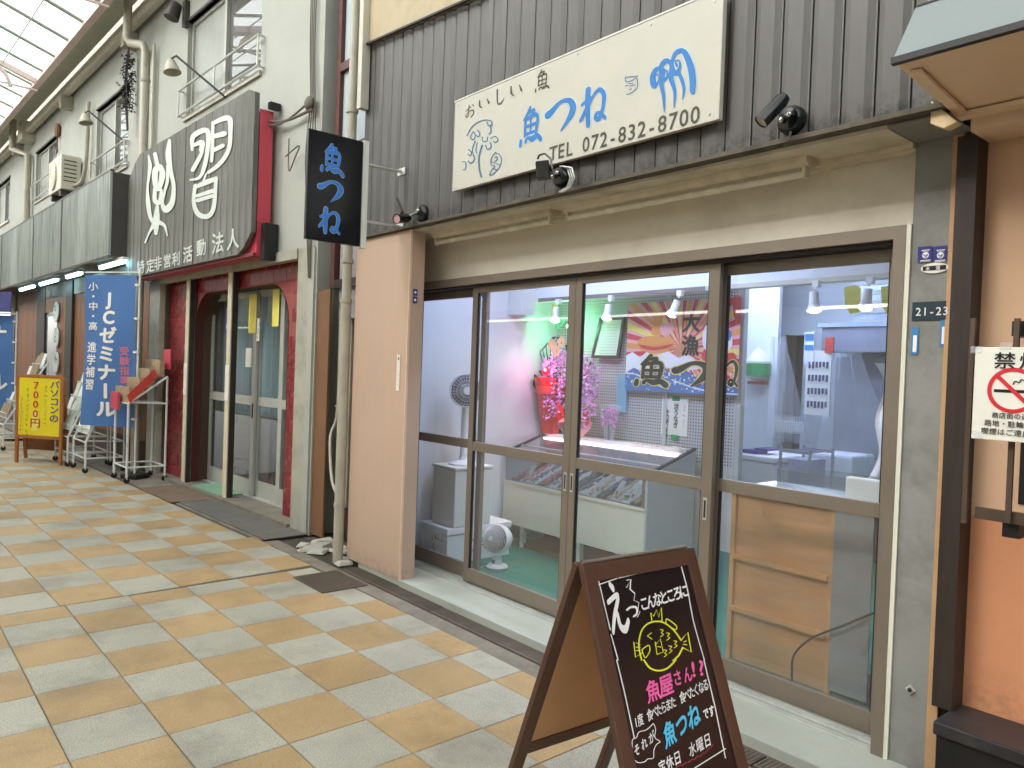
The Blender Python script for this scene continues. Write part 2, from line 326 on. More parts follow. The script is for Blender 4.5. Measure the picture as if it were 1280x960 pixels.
    def build(s, name, m, parent=None, smooth=False, bevel=0, kind=None, label=None, cat=None, group=None):
        if kind is None and any(w in name for w in ('lettering', 'characters', 'gasket', 'writing', 'print', 'outline', 'drawing', 'emblem', 'cigarette', 'heading')): kind = 'stuff'
        ms = m if isinstance(m, (list, tuple)) else [m]
        vs = [s.xf @ p for p in s.v] if s.xf else s.v
        lo = Vector((min(p.x for p in vs), min(p.y for p in vs), min(p.z for p in vs))); hi = Vector((max(p.x for p in vs), max(p.y for p in vs), max(p.z for p in vs)))
        c = Vector(((lo.x+hi.x)/2, (lo.y+hi.y)/2, lo.z))
        me = bpy.data.meshes.new(name); me.from_pydata([p-c for p in vs], [], s.f)
        for q in ms: me.materials.append(q)
        if len(ms) > 1: me.polygons.foreach_set('material_index', s.mi)
        if smooth:
            me.polygons.foreach_set('use_smooth', [True]*len(me.polygons)); me.set_sharp_from_angle(angle=R(40))
        me.update()
        o = bpy.data.objects.new(name, me); COL.objects.link(o); o.location = c; WL[o] = c
        if parent:
            o.parent = parent; o.matrix_parent_inverse = Matrix.Translation(-WL[parent])
        if bevel:
            b = o.modifiers.new('bevel', 'BEVEL'); b.width = bevel; b.segments = 2; b.limit_method = 'ANGLE'
        return props(o, label, cat, group, kind)
def bx(name, m, b, parent=None, L=False, **k):
    return MB(LM if L else None).box(*b).build(name, m, parent, **k)
# ---- glyphs from the built-in font
_g = {}
def glyph(ch, bold):
    k = (ch, bold)
    if k in _g: return _g[k]
    cu = bpy.data.curves.new('t', 'FONT'); cu.body = ch; cu.size = 1; cu.resolution_u = 3; cu.align_x = 'CENTER'
    ob = bpy.data.objects.new('t', cu); COL.objects.link(ob); dg = bpy.context.evaluated_depsgraph_get()
    me = ob.evaluated_get(dg).to_mesh()
    vs = [Vector(v.co) for v in me.vertices]; fs = [tuple(p.vertices) for p in me.polygons]
    adv = ob.dimensions.x; ob.to_mesh_clear(); bpy.data.objects.remove(ob); bpy.data.curves.remove(cu)
    if bold > .004:
        q = bold*.9; V, F = [], []
        for i, (dx, dy) in enumerate(((0, 0), (q, 0), (-q, 0), (0, q), (0, -q), (q*.7, q*.7), (-q*.7, q*.7), (q*.7, -q*.7), (-q*.7, -q*.7))):
            b = len(V); V += [Vector((p.x+dx, p.y+dy, .00012*i)) for p in vs]; F += [tuple(b+j for j in f) for f in fs]
        vs, fs = V, F
    _g[k] = (vs, fs, adv); return _g[k]
def letters(mb, s, o, ex, ey, bold=.0, step=1.0, vert=False, narrow=.62):
    """write s: first character centred at o; ex, ey are the vectors of one em across and one em up"""
    o = Vector(o); ex = Vector(ex); ey = Vector(ey); pos = 0; nn = ex.cross(ey).normalized()
    for ch in s:
        if ch != ' ':
            vs, fs, adv = glyph(ch, bold)
            c = o-ey*pos*step if vert else o+ex*pos*step
            mb.add([c+ex*p.x+ey*(p.y-.36)+nn*p.z for p in vs], fs)
        pos += narrow if (ord(ch) < 256 and not vert) else 1
    return mb
def marks(mb, n, o, ex, ey, step=1.0, seed=1):
    """a column of small print too fine to read: a few short dashes per character cell"""
    rg = random.Random(seed); o = Vector(o); ex = Vector(ex); ey = Vector(ey)
    for k in range(n):
        c = o-ey*k*step
        for j in range(4):
            a, b = rg.uniform(-.4, .1), rg.uniform(-.4, .4); w, h = (rg.uniform(.25, .6), .07) if j % 2 else (.08, rg.uniform(.2, .5))
            mb.add([c+ex*a+ey*b, c+ex*(a+w)+ey*b, c+ex*(a+w)+ey*(b+h), c+ex*a+ey*(b+h)], [(0, 1, 2, 3)])
    return mb
# ---- brush strokes laid on a plane: P maps (x, y) of a tracing to a 3-D point, dn is the normal step towards the viewer
_so = [0]
def catmull(p, n=6):
    if len(p) < 3: n = 1
    q = [p[0]]+list(p)+[p[-1]]; out = []
    for i in range(1, len(q)-2):
        for k in range(n):
            t = k/n; a, b, c, d = q[i-1], q[i], q[i+1], q[i+2]
            out.append(tuple(.5*((2*b[j])+(-a[j]+c[j])*t+(2*a[j]-5*b[j]+4*c[j]-d[j])*t*t+(-a[j]+3*b[j]-3*c[j]+d[j])*t**3) for j in range(len(b))))
    out.append(tuple(p[-1])); return out
def stroke(mb, P, pts, w, dn, smooth=True, closed=False):
    pts = [(a[0], a[1], a[2] if len(a) > 2 else w) for a in pts]
    if closed: pts = pts+[pts[0]]
    if smooth: pts = catmull(pts)
    _so[0] = (_so[0]+1) % 14; off = Vector(dn)*(1+.08*_so[0]); L_, R_ = [], []
    for i, p in enumerate(pts):
        a = pts[max(i-1, 0)]; b = pts[min(i+1, len(pts)-1)]; dx, dy = b[0]-a[0], b[1]-a[1]; l = math.hypot(dx, dy) or 1
        nx, ny = -dy/l*p[2]/2, dx/l*p[2]/2; L_.append((p[0]+nx, p[1]+ny)); R_.append((p[0]-nx, p[1]-ny))
    def cap(c, f, sgn):
        ang = math.atan2(f[1]-c[1], f[0]-c[0]); r = math.hypot(f[1]-c[1], f[0]-c[0]); return [(c[0]+r*math.cos(ang+sgn*math.pi*k/4), c[1]+r*math.sin(ang+sgn*math.pi*k/4)) for k in (1, 2, 3)]
    poly = L_+cap(pts[-1], L_[-1], -1)+R_[::-1]+cap(pts[0], R_[0], -1)
    n = len(L_)
    sp = .6/max(1, n)
    vs = [P(*q)+off*(1+sp*i) for i, q in enumerate(L_)]+[P(*q)+off*(1+sp*i) for i, q in enumerate(R_)]
    fs = [(i, i+1, n+i+1, n+i) for i in range(n-1)]
    for c, f, e in ((pts[-1], L_[-1], [n-1, 2*n-1]), (pts[0], R_[0], [n, 0])):
        cp = cap(c, f, -1); b = len(vs); vs += [P(*q)+off*(1.6 if c is pts[-1] else 1) for q in cp]; fs.append((e[0], b, b+1, b+2, e[1]))
    return mb.add(vs, fs)
GL = {
 '魚': [[(.45, .0, .1), (.34, .14, .1), (.14, .3, .05)], [(.36, .13, .07), (.66, .1, .09), (.54, .24, .07)], [(.22, .28, .09), (.2, .74, .09)], [(.22, .3, .08), (.8, .26, .1), (.76, .74, .09)],
      [(.22, .5, .07), (.77, .49, .07)], [(.22, .72, .08), (.77, .71, .08)], [(.49, .28, .08), (.48, .72, .08)], [(.0, .86, .1), (-.02, .98, .12)], [(.24, .92, .1), (.34, .84, .07), (.56, .9, .13), (.82, .86, .12), (1.0, .98, .13)]],
 'つ': [[(.0, .42, .18), (.14, .36, .16), (.48, .14, .1), (.8, .16, .13), (.95, .38, .18), (.84, .66, .15), (.5, 1.0, .03)]],
 'ね': [[(.3, .02, .16), (.28, .4, .16), (.3, .98, .13)], [(.06, .38, .08), (.4, .26, .1), (.22, .55, .12), (.0, .8, .08)], [(.28, .55, .08), (.5, .22, .07), (.74, .1, .1), (.92, .28, .13), (.88, .62, .11), (.74, .88, .12), (.58, .84, .1), (.66, .72, .08), (.82, .78, .09), (.98, .92, .08)]],
 'お': [[(.1, .4, .08), (.34, .3, .07), (.6, .24, .05)], [(.4, .06, .09), (.36, .5, .08), (.32, .84, .08), (.14, .84, .06), (.12, .68, .05), (.5, .5, .06), (.84, .58, .1), (.82, .84, .09), (.56, .98, .05)], [(.72, .1, .06), (.86, .22, .1)]],
 'い': [[(.1, .1, .1), (.1, .6, .14), (.3, .84, .05)], [(.74, .2, .08), (.88, .62, .16)]],
 'し': [[(.3, .0, .12), (.26, .55, .1), (.34, .9, .1), (.6, .9, .09), (.86, .66, .04)]],
 'え': [[(.38, .0, .13), (.5, .1, .18)], [(.1, .36, .12), (.7, .26, .13), (.3, .66, .16), (.05, .98, .14)], [(.3, .66, .14), (.46, .62, .15), (.5, .9, .18), (.74, .98, .18), (.98, .82, .14)]],
 'っ': [[(.0, .42, .16), (.4, .3, .15), (.88, .4, .18), (.84, .8, .18), (.5, .95, .14)]],
}
def brush(mb, ch, P, tl, tr, bl, dn, k=1.0):
    """brush character inside the parallelogram tl, tr, bl of the tracing"""
    def Q(a, b): return P(tl[0]+(tr[0]-tl[0])*a+(bl[0]-tl[0])*b, tl[1]+(tr[1]-tl[1])*a+(bl[1]-tl[1])*b)
    for st in GL[ch]: stroke(mb, Q, [(a, b, w*k) for a, b, w in st], .1, dn)
    return mb
# ================================================================== GROUND
A0 = R(.8657); ga = Vector((math.cos(A0), math.sin(A0), 0)); gb = Vector((-math.sin(A0), math.cos(A0), 0))
ground = MB().box(-60, 14, -9, 3.6, -.3, -.012).build('ground', m_grout, kind='structure')
pave = bx('pavement', m_grout, (-45, 8, -4, 2.655, -.011, -.006), kind='structure')
TX, TY = .3757, .3708
tiles = []
for i in range(-3, 13):
    for j in range(-9, 6):
        x0 = max(i, -2.65); x1 = i+1; y1 = min(j+1, 5.58)
        if x1 <= -2.65: continue
        tiles.append(('n', x0, x1, j, y1, (i+j) % 2))
for i in range(-70, 0):
    for j in range(-9, 7):
        tiles.append(('f', i, i+1, j, j+1, (i+j+1) % 2))
A1 = R(2.6); fa = Vector((math.cos(A1), math.sin(A1), 0)); fb = Vector((-math.sin(A1), math.cos(A1), 0)); FO = Vector((-5.478, .918, 0))
vis = []
for t in tiles:
    k, i0, i1, j0, j1, par = t
    if k == 'n': c = ga*(-4.4565+(i0+i1)/2*TX)+gb*(.657+(j0+j1)/2*TY); dx, dy, an = (i1-i0)*TX, (j1-j0)*TY, A0
    else:
        c = FO+fa*((i0+i1)/2*.393)+fb*((j0+j1)/2*TY-.37); dx, dy, an = .393, TY, A1
        lim = 2.66 if c.x > -6.6 else (2.66-.0436*(-6.6-c.x)-.05)
        if c.y > lim-.04: continue
        if c.y+dy/2 > lim: dy -= (c.y+dy/2-lim); c.y = lim-dy/2
    d = c-ORG; dep = -d.dot(AZ); sx = 640+FPX*d.dot(AX)/dep if dep > .3 else -999; sy = 480-FPX*d.dot(AY)/dep if dep > .3 else -999
    ok = dep > .3 and -60 < sx < 1300 and sy < 1040
    vis.append((0 if ok else 1, dep if dep > 0 else 99, c, dx, dy, an, par))
vis.sort(key=lambda q: (q[0], q[1])); cache = {}; rest = [MB(), MB()]
for n, (bad, dep, c, dx, dy, an, par) in enumerate(vis):
    g = .0038; h = random.uniform(-.0012, .0012)
    if n < 300 and not bad:
        key = (round(dx, 2), round(dy, 2), par)
        if key not in cache:
            me = bpy.data.meshes.new('paving_tile'); x, y = dx/2-g/2, dy/2-g/2; b = .003
            vs = [(sx*x, sy*y, -.03) for sx, sy in ((-1, -1), (1, -1), (1, 1), (-1, 1))]+[(sx*x, sy*y, -b) for sx, sy in ((-1, -1), (1, -1), (1, 1), (-1, 1))]+[(sx*(x-b), sy*(y-b), 0) for sx, sy in ((-1, -1), (1, -1), (1, 1), (-1, 1))]
            me.from_pydata(vs, [], [(8, 9, 10, 11)]+[(4+i, 4+(i+1) % 4, 8+(i+1) % 4, 8+i) for i in range(4)]+[(i, (i+1) % 4, 4+(i+1) % 4, 4+i) for i in range(4)])
            me.materials.append(m_to if par else m_tg); cache[key] = me
        o = bpy.data.objects.new('paving_tile', cache[key]); COL.objects.link(o); o.parent = pave; o.matrix_parent_inverse = Matrix.Translation(-WL[pave])
        o.location = (c.x, c.y, h); o.rotation_euler = (random.uniform(-.002, .002), random.uniform(-.002, .002), an)
    else:
        x, y = dx/2-g/2, dy/2-g/2; ca, sa = math.cos(an), math.sin(an)
        rest[par].quad(*[(c.x+ca*a-sa*b, c.y+sa*a+ca*b, h) for a, b in ((-x, -y), (x, -y), (x, y), (-x, y))])
for r_, m in zip(rest, (m_tg, m_to)): r_.build('distant_tiles', m, pave, kind='stuff')
# strips between the tiles and the shop fronts
gut = MB().box(-6.5, 8, 2.665, 2.79, -.02, .001).build('kerb_strip', m_conc, kind='structure')
MB(LM).box(-30, 0, -.45, .0, -.02, .0035).build('shop_apron', m_conc, kind='structure')
MB().box(-6.6, 8, 2.79, 3.05, -.03, -.012).build('gutter_bed', m_grout, kind='structure')
# steel drain covers along the gutter: ribbed plates
def drain(x0, x1, y0, y1, label, tilt=0, ribs=True, z=.006, m=None):
    b = MB().box(x0, x1, y0, y1, z-.012, z)
    if ribs:
        n = int((x1-x0)/.02)
        for k in range(n):
            x = x0+(k+.5)*(x1-x0)/n; b.box(x-.004, x+.004, y0+.02, y1-.02, z+.0002, z+.0028)
    o = b.build('drain_cover', m or m_grate, label=label, cat='drain cover', group='steel drain covers along the shop fronts')
    if tilt: o.rotation_euler = (R(tilt*.4), R(tilt), 0)
    return o
drain(-5.30, -4.10, 2.80, 3.0, 'ribbed steel drain cover sagging below the peach pillar', 0)
drain(-4.09, -2.9, 2.80, 2.93, 'ribbed steel drain cover in front of the first sliding doors')
drain(-2.89, -1.7, 2.80, 2.93, 'ribbed steel drain cover behind the chalkboard sign')
drain(-1.69, -.5, 2.80, 2.93, 'ribbed steel drain cover below the grey pillar')
o = drain(-5.30, -4.82, 2.40, 2.76, 'square brown inspection cover let into the ochre and grey tiles', ribs=False, z=.009)
b = MB()
for i in range(22):
    for j in range(16):
        x, y = -5.28+i*.0205, 2.42+j*.0205; b.box(x, x+.010, y, y+.010, .0092, .0115)
b.build('tread_pattern', m_grate, o, kind='stuff')
# ================================================================== FISH SHOP
shop = thing('fish_shop', (-3.1, 3.2, 0), 'brown clad fish shop with four sliding glass doors and a beige transom', 'shop')
bx('stone_step', m_step, (-5.29, -1.25, 2.935, 3.24, -.02, .05), shop, bevel=.006)
bx('step_edge', m_step, (-4.66, -1.25, 2.925, 2.945, -.02, .053), shop)
bx('transom', m_transom, (-5.29, -1.33, 3.262, 3.30, 2.262, 2.60), shop)
bx('wall', m_iwall, (-5.5, -1.17, 3.02, 3.3, 2.6, 6.5), shop)
bx('side_wall', m_conc, (-5.5, -5.3, 3.06, 8.2, 0, 6.5), shop)
bx('side_wall', m_conc, (-1.17, -1.135, 3.26, 8.2, 0, 6.5), shop)
bx('roof', m_conc, (-5.5, -1.05, 3.0, 8.2, 6.5, 6.6), shop)
# white trim and grey pillar at the right
bx('door_trim', m_trim, (-1.349, -1.331, 3.222, 3.262, .03, 2.262), shop)
pil = bx('grey_pillar', m_greyp, (-1.330, -1.19, 3.232, 3.5, -.02, 2.63), shop)
bx('trim_strip', m_post, (-1.189, -1.150, 3.226, 3.4, -.02, 2.6), shop)
# standing-seam cladding, one panel per bay
x = -5.44; k = 0
while x < -1.15:
    w = .1355; x1 = min(x+w, -1.13); dy = random.uniform(-.001, .001)
    b = MB(); m = x+w*.55
    b.prism([(x+.004, 3.0, 2.625), (x+.004, 2.948+dy, 2.625), (x+w*.2, 2.942+dy, 2.625), (x+w*.70, 2.941, 2.625), (x+w*.90, 2.952+dy, 2.625), (x1-.006, 2.952+dy, 2.625), (x1-.006, 3.0, 2.625)][::-1], (0, 0, 1.9 if x > -4.9 else 1.55))
    b.build('cladding_panel', m_clad, shop)
    MB().box(x1-.006, x1+.004, 2.960, 3.0, 2.625, 4.5).build('seam', m_seam, shop)
    x = x1; k += 1
# upper beige fascia across the top left
b = MB(); p0 = at(443, 57, y=2.91); b.prism([at(455, 57, y=2.915), at(602, -8, y=2.915), at(602, -60, y=2.915), at(455, -60, y=2.915)], (0, .05, 0)); b.build('upper_fascia', m_flash if False else mat('tan_fascia', (176, 162, 132), .6, var=.08, dirt=(140, 124, 98), dscale=2, damt=.5), shop)
b = MB(); b.bar(at(452, 58, y=2.9), at(604, -9, y=2.9), .02, .014); b.build('fascia_edge', m_seam, shop)
# drip flashing under the cladding
b = MB(); b.prism([(-5.46, 2.90, 2.602), (-5.46, 2.90, 2.622), (-5.46, 2.955, 2.640), (-5.46, 2.98, 2.640), (-5.46, 2.98, 2.602)], (4.36, 0, 0)); b.build('flashing', m_flash, shop)
bx('soffit', m_fix, (-5.29, -1.33, 2.96, 3.262, 2.585, 2.601), shop); bx('soffit_shade', m_greyp, (-1.329, -1.12, 2.96, 3.231, 2.590, 2.5995), shop)  # thin grey sheet above the pillar puts the soffit's shade into colour
b = MB().box(-4.68, -1.33, 3.225, 3.26, 2.555, 2.585).box(-4.68, -1.33, 3.20, 3.225, 2.565, 2.585); b.build('head_moulding', m_fix, shop)
# door frame
b = MB().box(-5.30, -1.350, 3.22, 3.40, 2.205, 2.26).box(-5.30, -5.25, 3.22, 3.40, .05, 2.205).box(-1.40, -1.350, 3.22, 3.40, .05, 2.205)
b.build('door_frame', m_alu, shop)
bx('head_track', m_alud, (-5.25, -1.4, 3.245, 3.39, 2.19, 2.2045), shop)
b = MB().box(-5.25, -1.4, 3.23, 3.40, .045, .058)
for yy in (3.236, 3.262, 3.300, 3.345): b.box(-5.25, -1.4, yy, yy+.006, .058, .07)
b.build('sill_track', m_steel, shop)
def sash(x0, x1, y, hl=None, hr=None, wl=.055, wr=.055):
    z0, z1, zm = .072, (2.2035 if y < 3.3 else 2.188), 1.02; b = MB(); t = .03
    b.box(x0, x0+wl, y, y+t, z0, z1).box(x1-wr, x1, y, y+t, z0, z1)
    b.box(x0+wl, x1-wr, y+.001, y+t-.001, z0, z0+.10).box(x0+wl, x1-wr, y+.001, y+t-.001, z1-.055, z1).box(x0+wl, x1-wr, y+.001, y+t-.001, zm, zm+.065)
    o = b.build('sliding_door', m_alu, shop, bevel=.002)
    MB().quad((x0+wl, y+.015, z0+.10), (x1-wr, y+.015, z0+.10), (x1-wr, y+.015, zm), (x0+wl, y+.015, zm)).build('glass_pane', g_win, o)
    MB().quad((x0+wl, y+.015, zm+.065), (x1-wr, y+.015, zm+.065), (x1-wr, y+.015, z1-.055), (x0+wl, y+.015, z1-.055)).build('glass_pane', g_win, o)
    g = MB()
    for xx in ([x0+wl+.002] if True else [])+[x1-wr-.002]: g.box(xx-.004, xx+.004, y+.004, y+.026, z0+.1, zm).box(xx-.004, xx+.004, y+.004, y+.026, zm+.065, z1-.055)
    g.build('gasket', m_black, o)
    for xx in (hl, hr):
        if xx is None: continue
        h = MB().box(xx-.011, xx+.011, y-.002, y+.001, .87, .985); ho = h.build('finger_pull', m_steel, o)
        MB().box(xx-.006, xx+.006, y-.0035, y-.0022, .882, .972).build('recess', m_alud, o)
    return o
sash(-5.25, -4.27, 3.335)
sash(-4.36, -3.315, 3.275, hr=-3.343)
sash(-3.312, -2.275, 3.275, hl=-3.285, hr=-2.31, wr=.065)
sash(-2.33, -1.402, 3.335, hr=-1.425)
# bits of equipment on the pillar
def plate(name, label, cat, q, m, y=3.229, th=.003, group=None):
    a, c = at(*q[:2], y=y), at(*q[2:], y=y)
    return MB().box(a.x, c.x, y-th, y, c.z, a.z).build(name, m, label=label, cat=cat, group=group)
DN = Vector((0, -.0006, 0))
for i, (px, lab) in enumerate(((1148, 'left of the two small blue licence plates on the grey pillar'), (1166.5, 'right of the two small blue licence plates on the grey pillar'))):
    o = plate('licence_plate', lab, 'plate', (px, 309-i*.5, px+16.5, 327-i), m_navyp, group='blue licence plates on the grey pillar')
    c = at(px+9, 319, y=3.2255); b = MB(); b.lathe([(0, 0), (.013, 0), (.013, .0006), (0, .0006)], c, (0, -1, 0), 16)
    b.box(c.x-.02, c.x+.02, 3.2248, 3.2256, c.z-.022, c.z-.019); b.box(c.x-.02, c.x+.02, 3.2248, 3.2256, c.z-.026, c.z-.0245)
    b.box(c.x-.016, c.x+.016, 3.2248, 3.2256, c.z+.019, c.z+.022); b.box(c.x-.012, c.x+.012, 3.2248, 3.2256, c.z+.0145, c.z+.016)
    b.build('emblem', m_wht, o)
    b = MB(); stroke(b, lambda x, y: c+Vector((x, -.0008, -y)), [(-.008, -.003), (0, .003), (.008, -.002), (.003, .008), (-.004, .007)], .003, DN); b.build('emblem_mark', m_navyp, o)
c = at(1168, 335, y=3.226); b = MB(); b.add([c+Vector((.052*math.cos(a), 0, .021*math.sin(a))) for a in [2*math.pi*k/24 for k in range(24)]], [tuple(range(24))]); o = b.build('water_plate', m_board, label='small oval white water supply plate on the grey pillar', cat='plate')
MB().box(c.x-.043, c.x+.043, c.y-.0012, c.y-.0004, c.z-.009, c.z+.009).build('black_band', m_black, o)
letters(MB(), '水  道', (c.x-.024, c.y-.002, c.z-.001), (.017, 0, 0), (0, 0, .017), .02).build('lettering', m_wht, o)
o = plate('address_plate', 'dark teal address plate reading 21-23 on the grey pillar', 'plate', (1141, 378, 1182.5, 399.5), m_teal)
c = at(1148, 389.5, y=3.2245); letters(MB(), '21-23', c, (.044, 0, 0), (0, 0, .046), .012, narrow=.58).build('lettering', m_wht, o)
for q, lab in (((1140, 410, 1147, 443), 'narrow blue and white sticker left under the address plate'), ((1176, 399, 1183, 433), 'narrow blue and white sticker right under the address plate')):
    o = plate('sticker', lab, 'sticker', q, m_cyan, y=3.228, th=.001, group='blue stickers on the grey pillar')
    a, c = at(*q[:2], y=3.226), at(*q[2:], y=3.226); MB().box(a.x+.006, c.x-.006, 3.2262, 3.2268, c.z+.01, a.z-.03).build('print', m_wht, o)
c = at(1138, 862, y=3.228); b = MB(); d = .022
b.add([c+Vector((0, 0, d)), c+Vector((d, 0, 0)), c+Vector((0, 0, -d)), c+Vector((-d, 0, 0))]+[c+Vector(p) for p in ((0, -.006, d*.8), (d*.8, -.006, 0), (0, -.006, -d*.8), (-d*.8, -.006, 0))], [(4, 7, 6, 5), (0, 4, 5, 1), (1, 5, 6, 2), (2, 6, 7, 3), (3, 7, 4, 0)]); o = b.build('wall_anchor', m_steel, label='rusty square anchor plate low on the grey pillar', cat='anchor')
MB().ball(c+Vector((0, -.008, 0)), .009, 8, 5).build('bolt', m_seam, o)
# peach pillar box left of the doors
pp = thing('peach_pillar', (-5.05, 3, 0), 'tall peach painted pillar box between the drainpipe and the sliding doors', 'pillar')
bx('front_panel', m_peach, (-5.47, -4.672, 2.93, 2.936, .045, 2.595), pp)
bx('body', m_peach, (-5.466, -4.676, 2.937, 3.05, .045, 2.594), pp); bx('jamb_wall', m_peach, (-5.466, -5.305, 3.051, 3.40, .045, 2.594), pp)
bx('side_panel', m_peach, (-4.6755, -4.668, 2.945, 3.055, .045, 2.594), pp)
bx('corner_bead', mat('pale_bead', (222, 192, 166), .5), (-4.673, -4.664, 2.926, 2.944, .045, 2.595), pp)
bx('base_gap', m_seam, (-5.45, -4.69, 2.95, 3.04, -.01, .044), pp)
for k, z in enumerate((2.145, 2.09)):
    o = bx('membership_plate', m_navyp, (-4.6665, -4.665, 2.962, 3.0, z-.024, z+.024), label=('upper' if k == 0 else 'lower')+' of the two tiny navy plates on the side of the peach pillar', cat='plate', group='navy plates on the peach pillar')
    MB().lathe([(0, 0), (.010, 0), (.010, .0006), (0, .0006)], (-4.6649, 2.981, z), (1, 0, 0), 12).build('emblem', m_wht, o)
st = bx('name_strip', m_board, (at(499, 450, y=2.925).x-.03, at(499, 450, y=2.925).x+.012, 2.924, 2.927, 1.425, 1.69), label='narrow white vertical name strip fixed near the edge of the peach pillar', cat='sign')
c = WL[st]; marks(MB(), 8, (c.x, 2.9232, 1.62), (.017, 0, 0), (0, 0, .017), 1.3).build('lettering', m_ink, st)
MB().prism([(c.x-.012, 2.9235, 1.652), (c.x+.01, 2.9235, 1.65), (c.x+.004, 2.9235, 1.678), (c.x-.005, 2.9235, 1.668)], (0, -.0006, 0)).build('mark', m_ink, st)
# drainpipe
dp = thing('drainpipe', (-5.53, 2.88, 0), 'cream drainpipe running down the left edge of the peach pillar', 'drainpipe')
b = MB(); b.tube([(-5.535, 2.885, 0), (-5.535, 2.885, 2.1)], .042, 14); b.build('lower_pipe', m_pipe, dp, smooth=True)
b = MB(); b.tube([(-5.535, 2.885, 2.1), (-5.535, 2.885, 4.5), (-5.535, 2.885, 6.5)], .038, 14); b.build('upper_pipe', m_pipe, dp, smooth=True)
for z in (.45, 2.1, 2.42, 3.62): MB().lathe([(.04, 0), (.048, .0), (.048, .03), (.04, .03)], (-5.535, 2.885, z), n=14).build('pipe_collar', m_pipe, dp, smooth=True)
b = MB().box(-5.42, -5.36, 2.86, 2.93, 3.62, 6.0); b.build('duct_cover', m_gut, dp)
# ---- main sign board
SY = 2.885
sb = thing('shop_sign', (-3.1, SY, 2.75), 'long cream sign board with blue brush lettering over the sliding doors', 'sign')
TLs, TRs, BLs, BRs = (569, 128), (904.4, -1), (564.7, 240), (898.4, 149)
a, c = at(*TLs, y=SY), at(*BRs, y=SY); x0, x1, z0, z1 = a.x, c.x, c.z, a.z
bx('board', m_sign, (x0, x1, SY, SY+.03, z0, z1), sb, bevel=.003)
bx('edge_trim', m_white, (x0-.004, x1+.004, SY-.003, SY+.01, z1, z1+.008), sb)
for px, py in ((573, 132), (722, 68), (814, 31), (893, 2), (568.5, 235), (887, 143)):
    c = at(px, py, y=SY-.001); MB().lathe([(0, 0), (.006, 0), (.004, .004), (0, .004)], c, (0, -1, 0), 8).build('screw', m_steel, sb)
PS = lambda x, y: at(x, y, y=SY)
DS = Vector((0, -.0012, 0)); DO = Vector((0, -.0005, 0))
def zz(ox, oy, s, pts): return [(ox+p[0]/s, oy+p[1]/s)+((p[2]/s,) if len(p) > 2 else ()) for p in pts]
K = 5.818   # tracing scale of the enlargement of 560..780, 70..235
def zs(pts): return zz(560, 70, K, pts)
b = MB()
for ch, tl, tr, bl in (('お', (125, 365), (200, 335), (122, 465)), ('い', (222, 320), (308, 290), (226, 400)), ('し', (335, 255), (418, 225), (340, 370)), ('い', (450, 215), (545, 185), (455, 315)), ('魚', (640, 118), (735, 88), (640, 262))):
    f = lambda p: zs([p])[0]; brush(b, ch, PS, f(tl), f(tr), f(bl), DS, .95)
b.build('small_lettering', m_ink, sb)
for w, m, d in ((1.62, m_blued, DO), (1.3, m_blue, DS)):
    b = MB()
    for ch, tl, tr, bl in (('魚', (535, 400), (680, 352), (530, 655)), ('つ', (725, 330), (920, 275), (725, 570)), ('ね', (965, 260), (1150, 205), (965, 525))):
        f = lambda p: zs([p])[0]; brush(b, ch, PS, f(tl), f(tr), f(bl), d, w)
    # three curling waves
    Z = lambda pts: zz(660, 0, 5.333, pts)
    for p in ([(850, 560, 18), (845, 505, 14), (870, 500, 8), (872, 540, 10), (840, 580, 25), (828, 520, 28), (860, 462, 30), (905, 470, 26), (890, 545, 30), (905, 640, 22), (910, 745, 5)],
              [(905, 520, 16), (900, 480, 12), (925, 470, 8), (930, 510, 14), (900, 535, 22), (888, 450, 30), (925, 405, 32), (960, 440, 30), (955, 520, 34), (980, 610, 22), (975, 715, 5)],
              [(995, 440, 16), (985, 410, 12), (1010, 405, 8), (1015, 450, 18), (985, 490, 32), (962, 430, 22), (985, 355, 26), (1040, 345, 36), (1085, 440, 44), (1100, 540, 42), (1098, 610, 34)],
              [(1005, 480, 22), (1030, 540, 26), (1042, 600, 18), (1032, 665, 5)]):
        stroke(b, PS, [(x, y, ww*w/1.25) for x, y, ww in Z(p)], 3, d)
    b.build('blue_lettering' if w < 1.5 else 'lettering_outline', m, sb)
b = MB()   # swirl tree, small fish and wave mask drawings
for p, w in (([(140, 580), (180, 510), (250, 470), (310, 470), (322, 500), (300, 510), (285, 480)], 7), ([(310, 500), (315, 550), (300, 568)], 8), ([(185, 550), (165, 590), (185, 610), (200, 580), (190, 556)], 8), ([(215, 540), (232, 560), (225, 588), (210, 580)], 8),
             ([(250, 590), (255, 620), (285, 620), (288, 592)], 7), ([(310, 600), (345, 585), (365, 610), (345, 630), (332, 618)], 7), ([(275, 650), (290, 680), (315, 660), (308, 630)], 9), ([(200, 618), (182, 665), (180, 705)], 8), ([(215, 630), (205, 675), (210, 705)], 7),
             ([(250, 650), (228, 730), (230, 820), (245, 880)], 12), ([(150, 680), (172, 700), (165, 725), (148, 715)], 8), ([(185, 715), (195, 750), (170, 780), (150, 765)], 9), ([(105, 770), (130, 775), (130, 820), (112, 828)], 6),
             ([(345, 700), (385, 730), (385, 790), (340, 850), (305, 868), (320, 830), (345, 800), (315, 790), (320, 740), (345, 705)], 6), ([(340, 740), (360, 735), (355, 760), (340, 765)], 6), ([(320, 770), (375, 790)], 5), ([(330, 820), (360, 830)], 8)):
    stroke(b, PS, zs(p), w/K, DS)
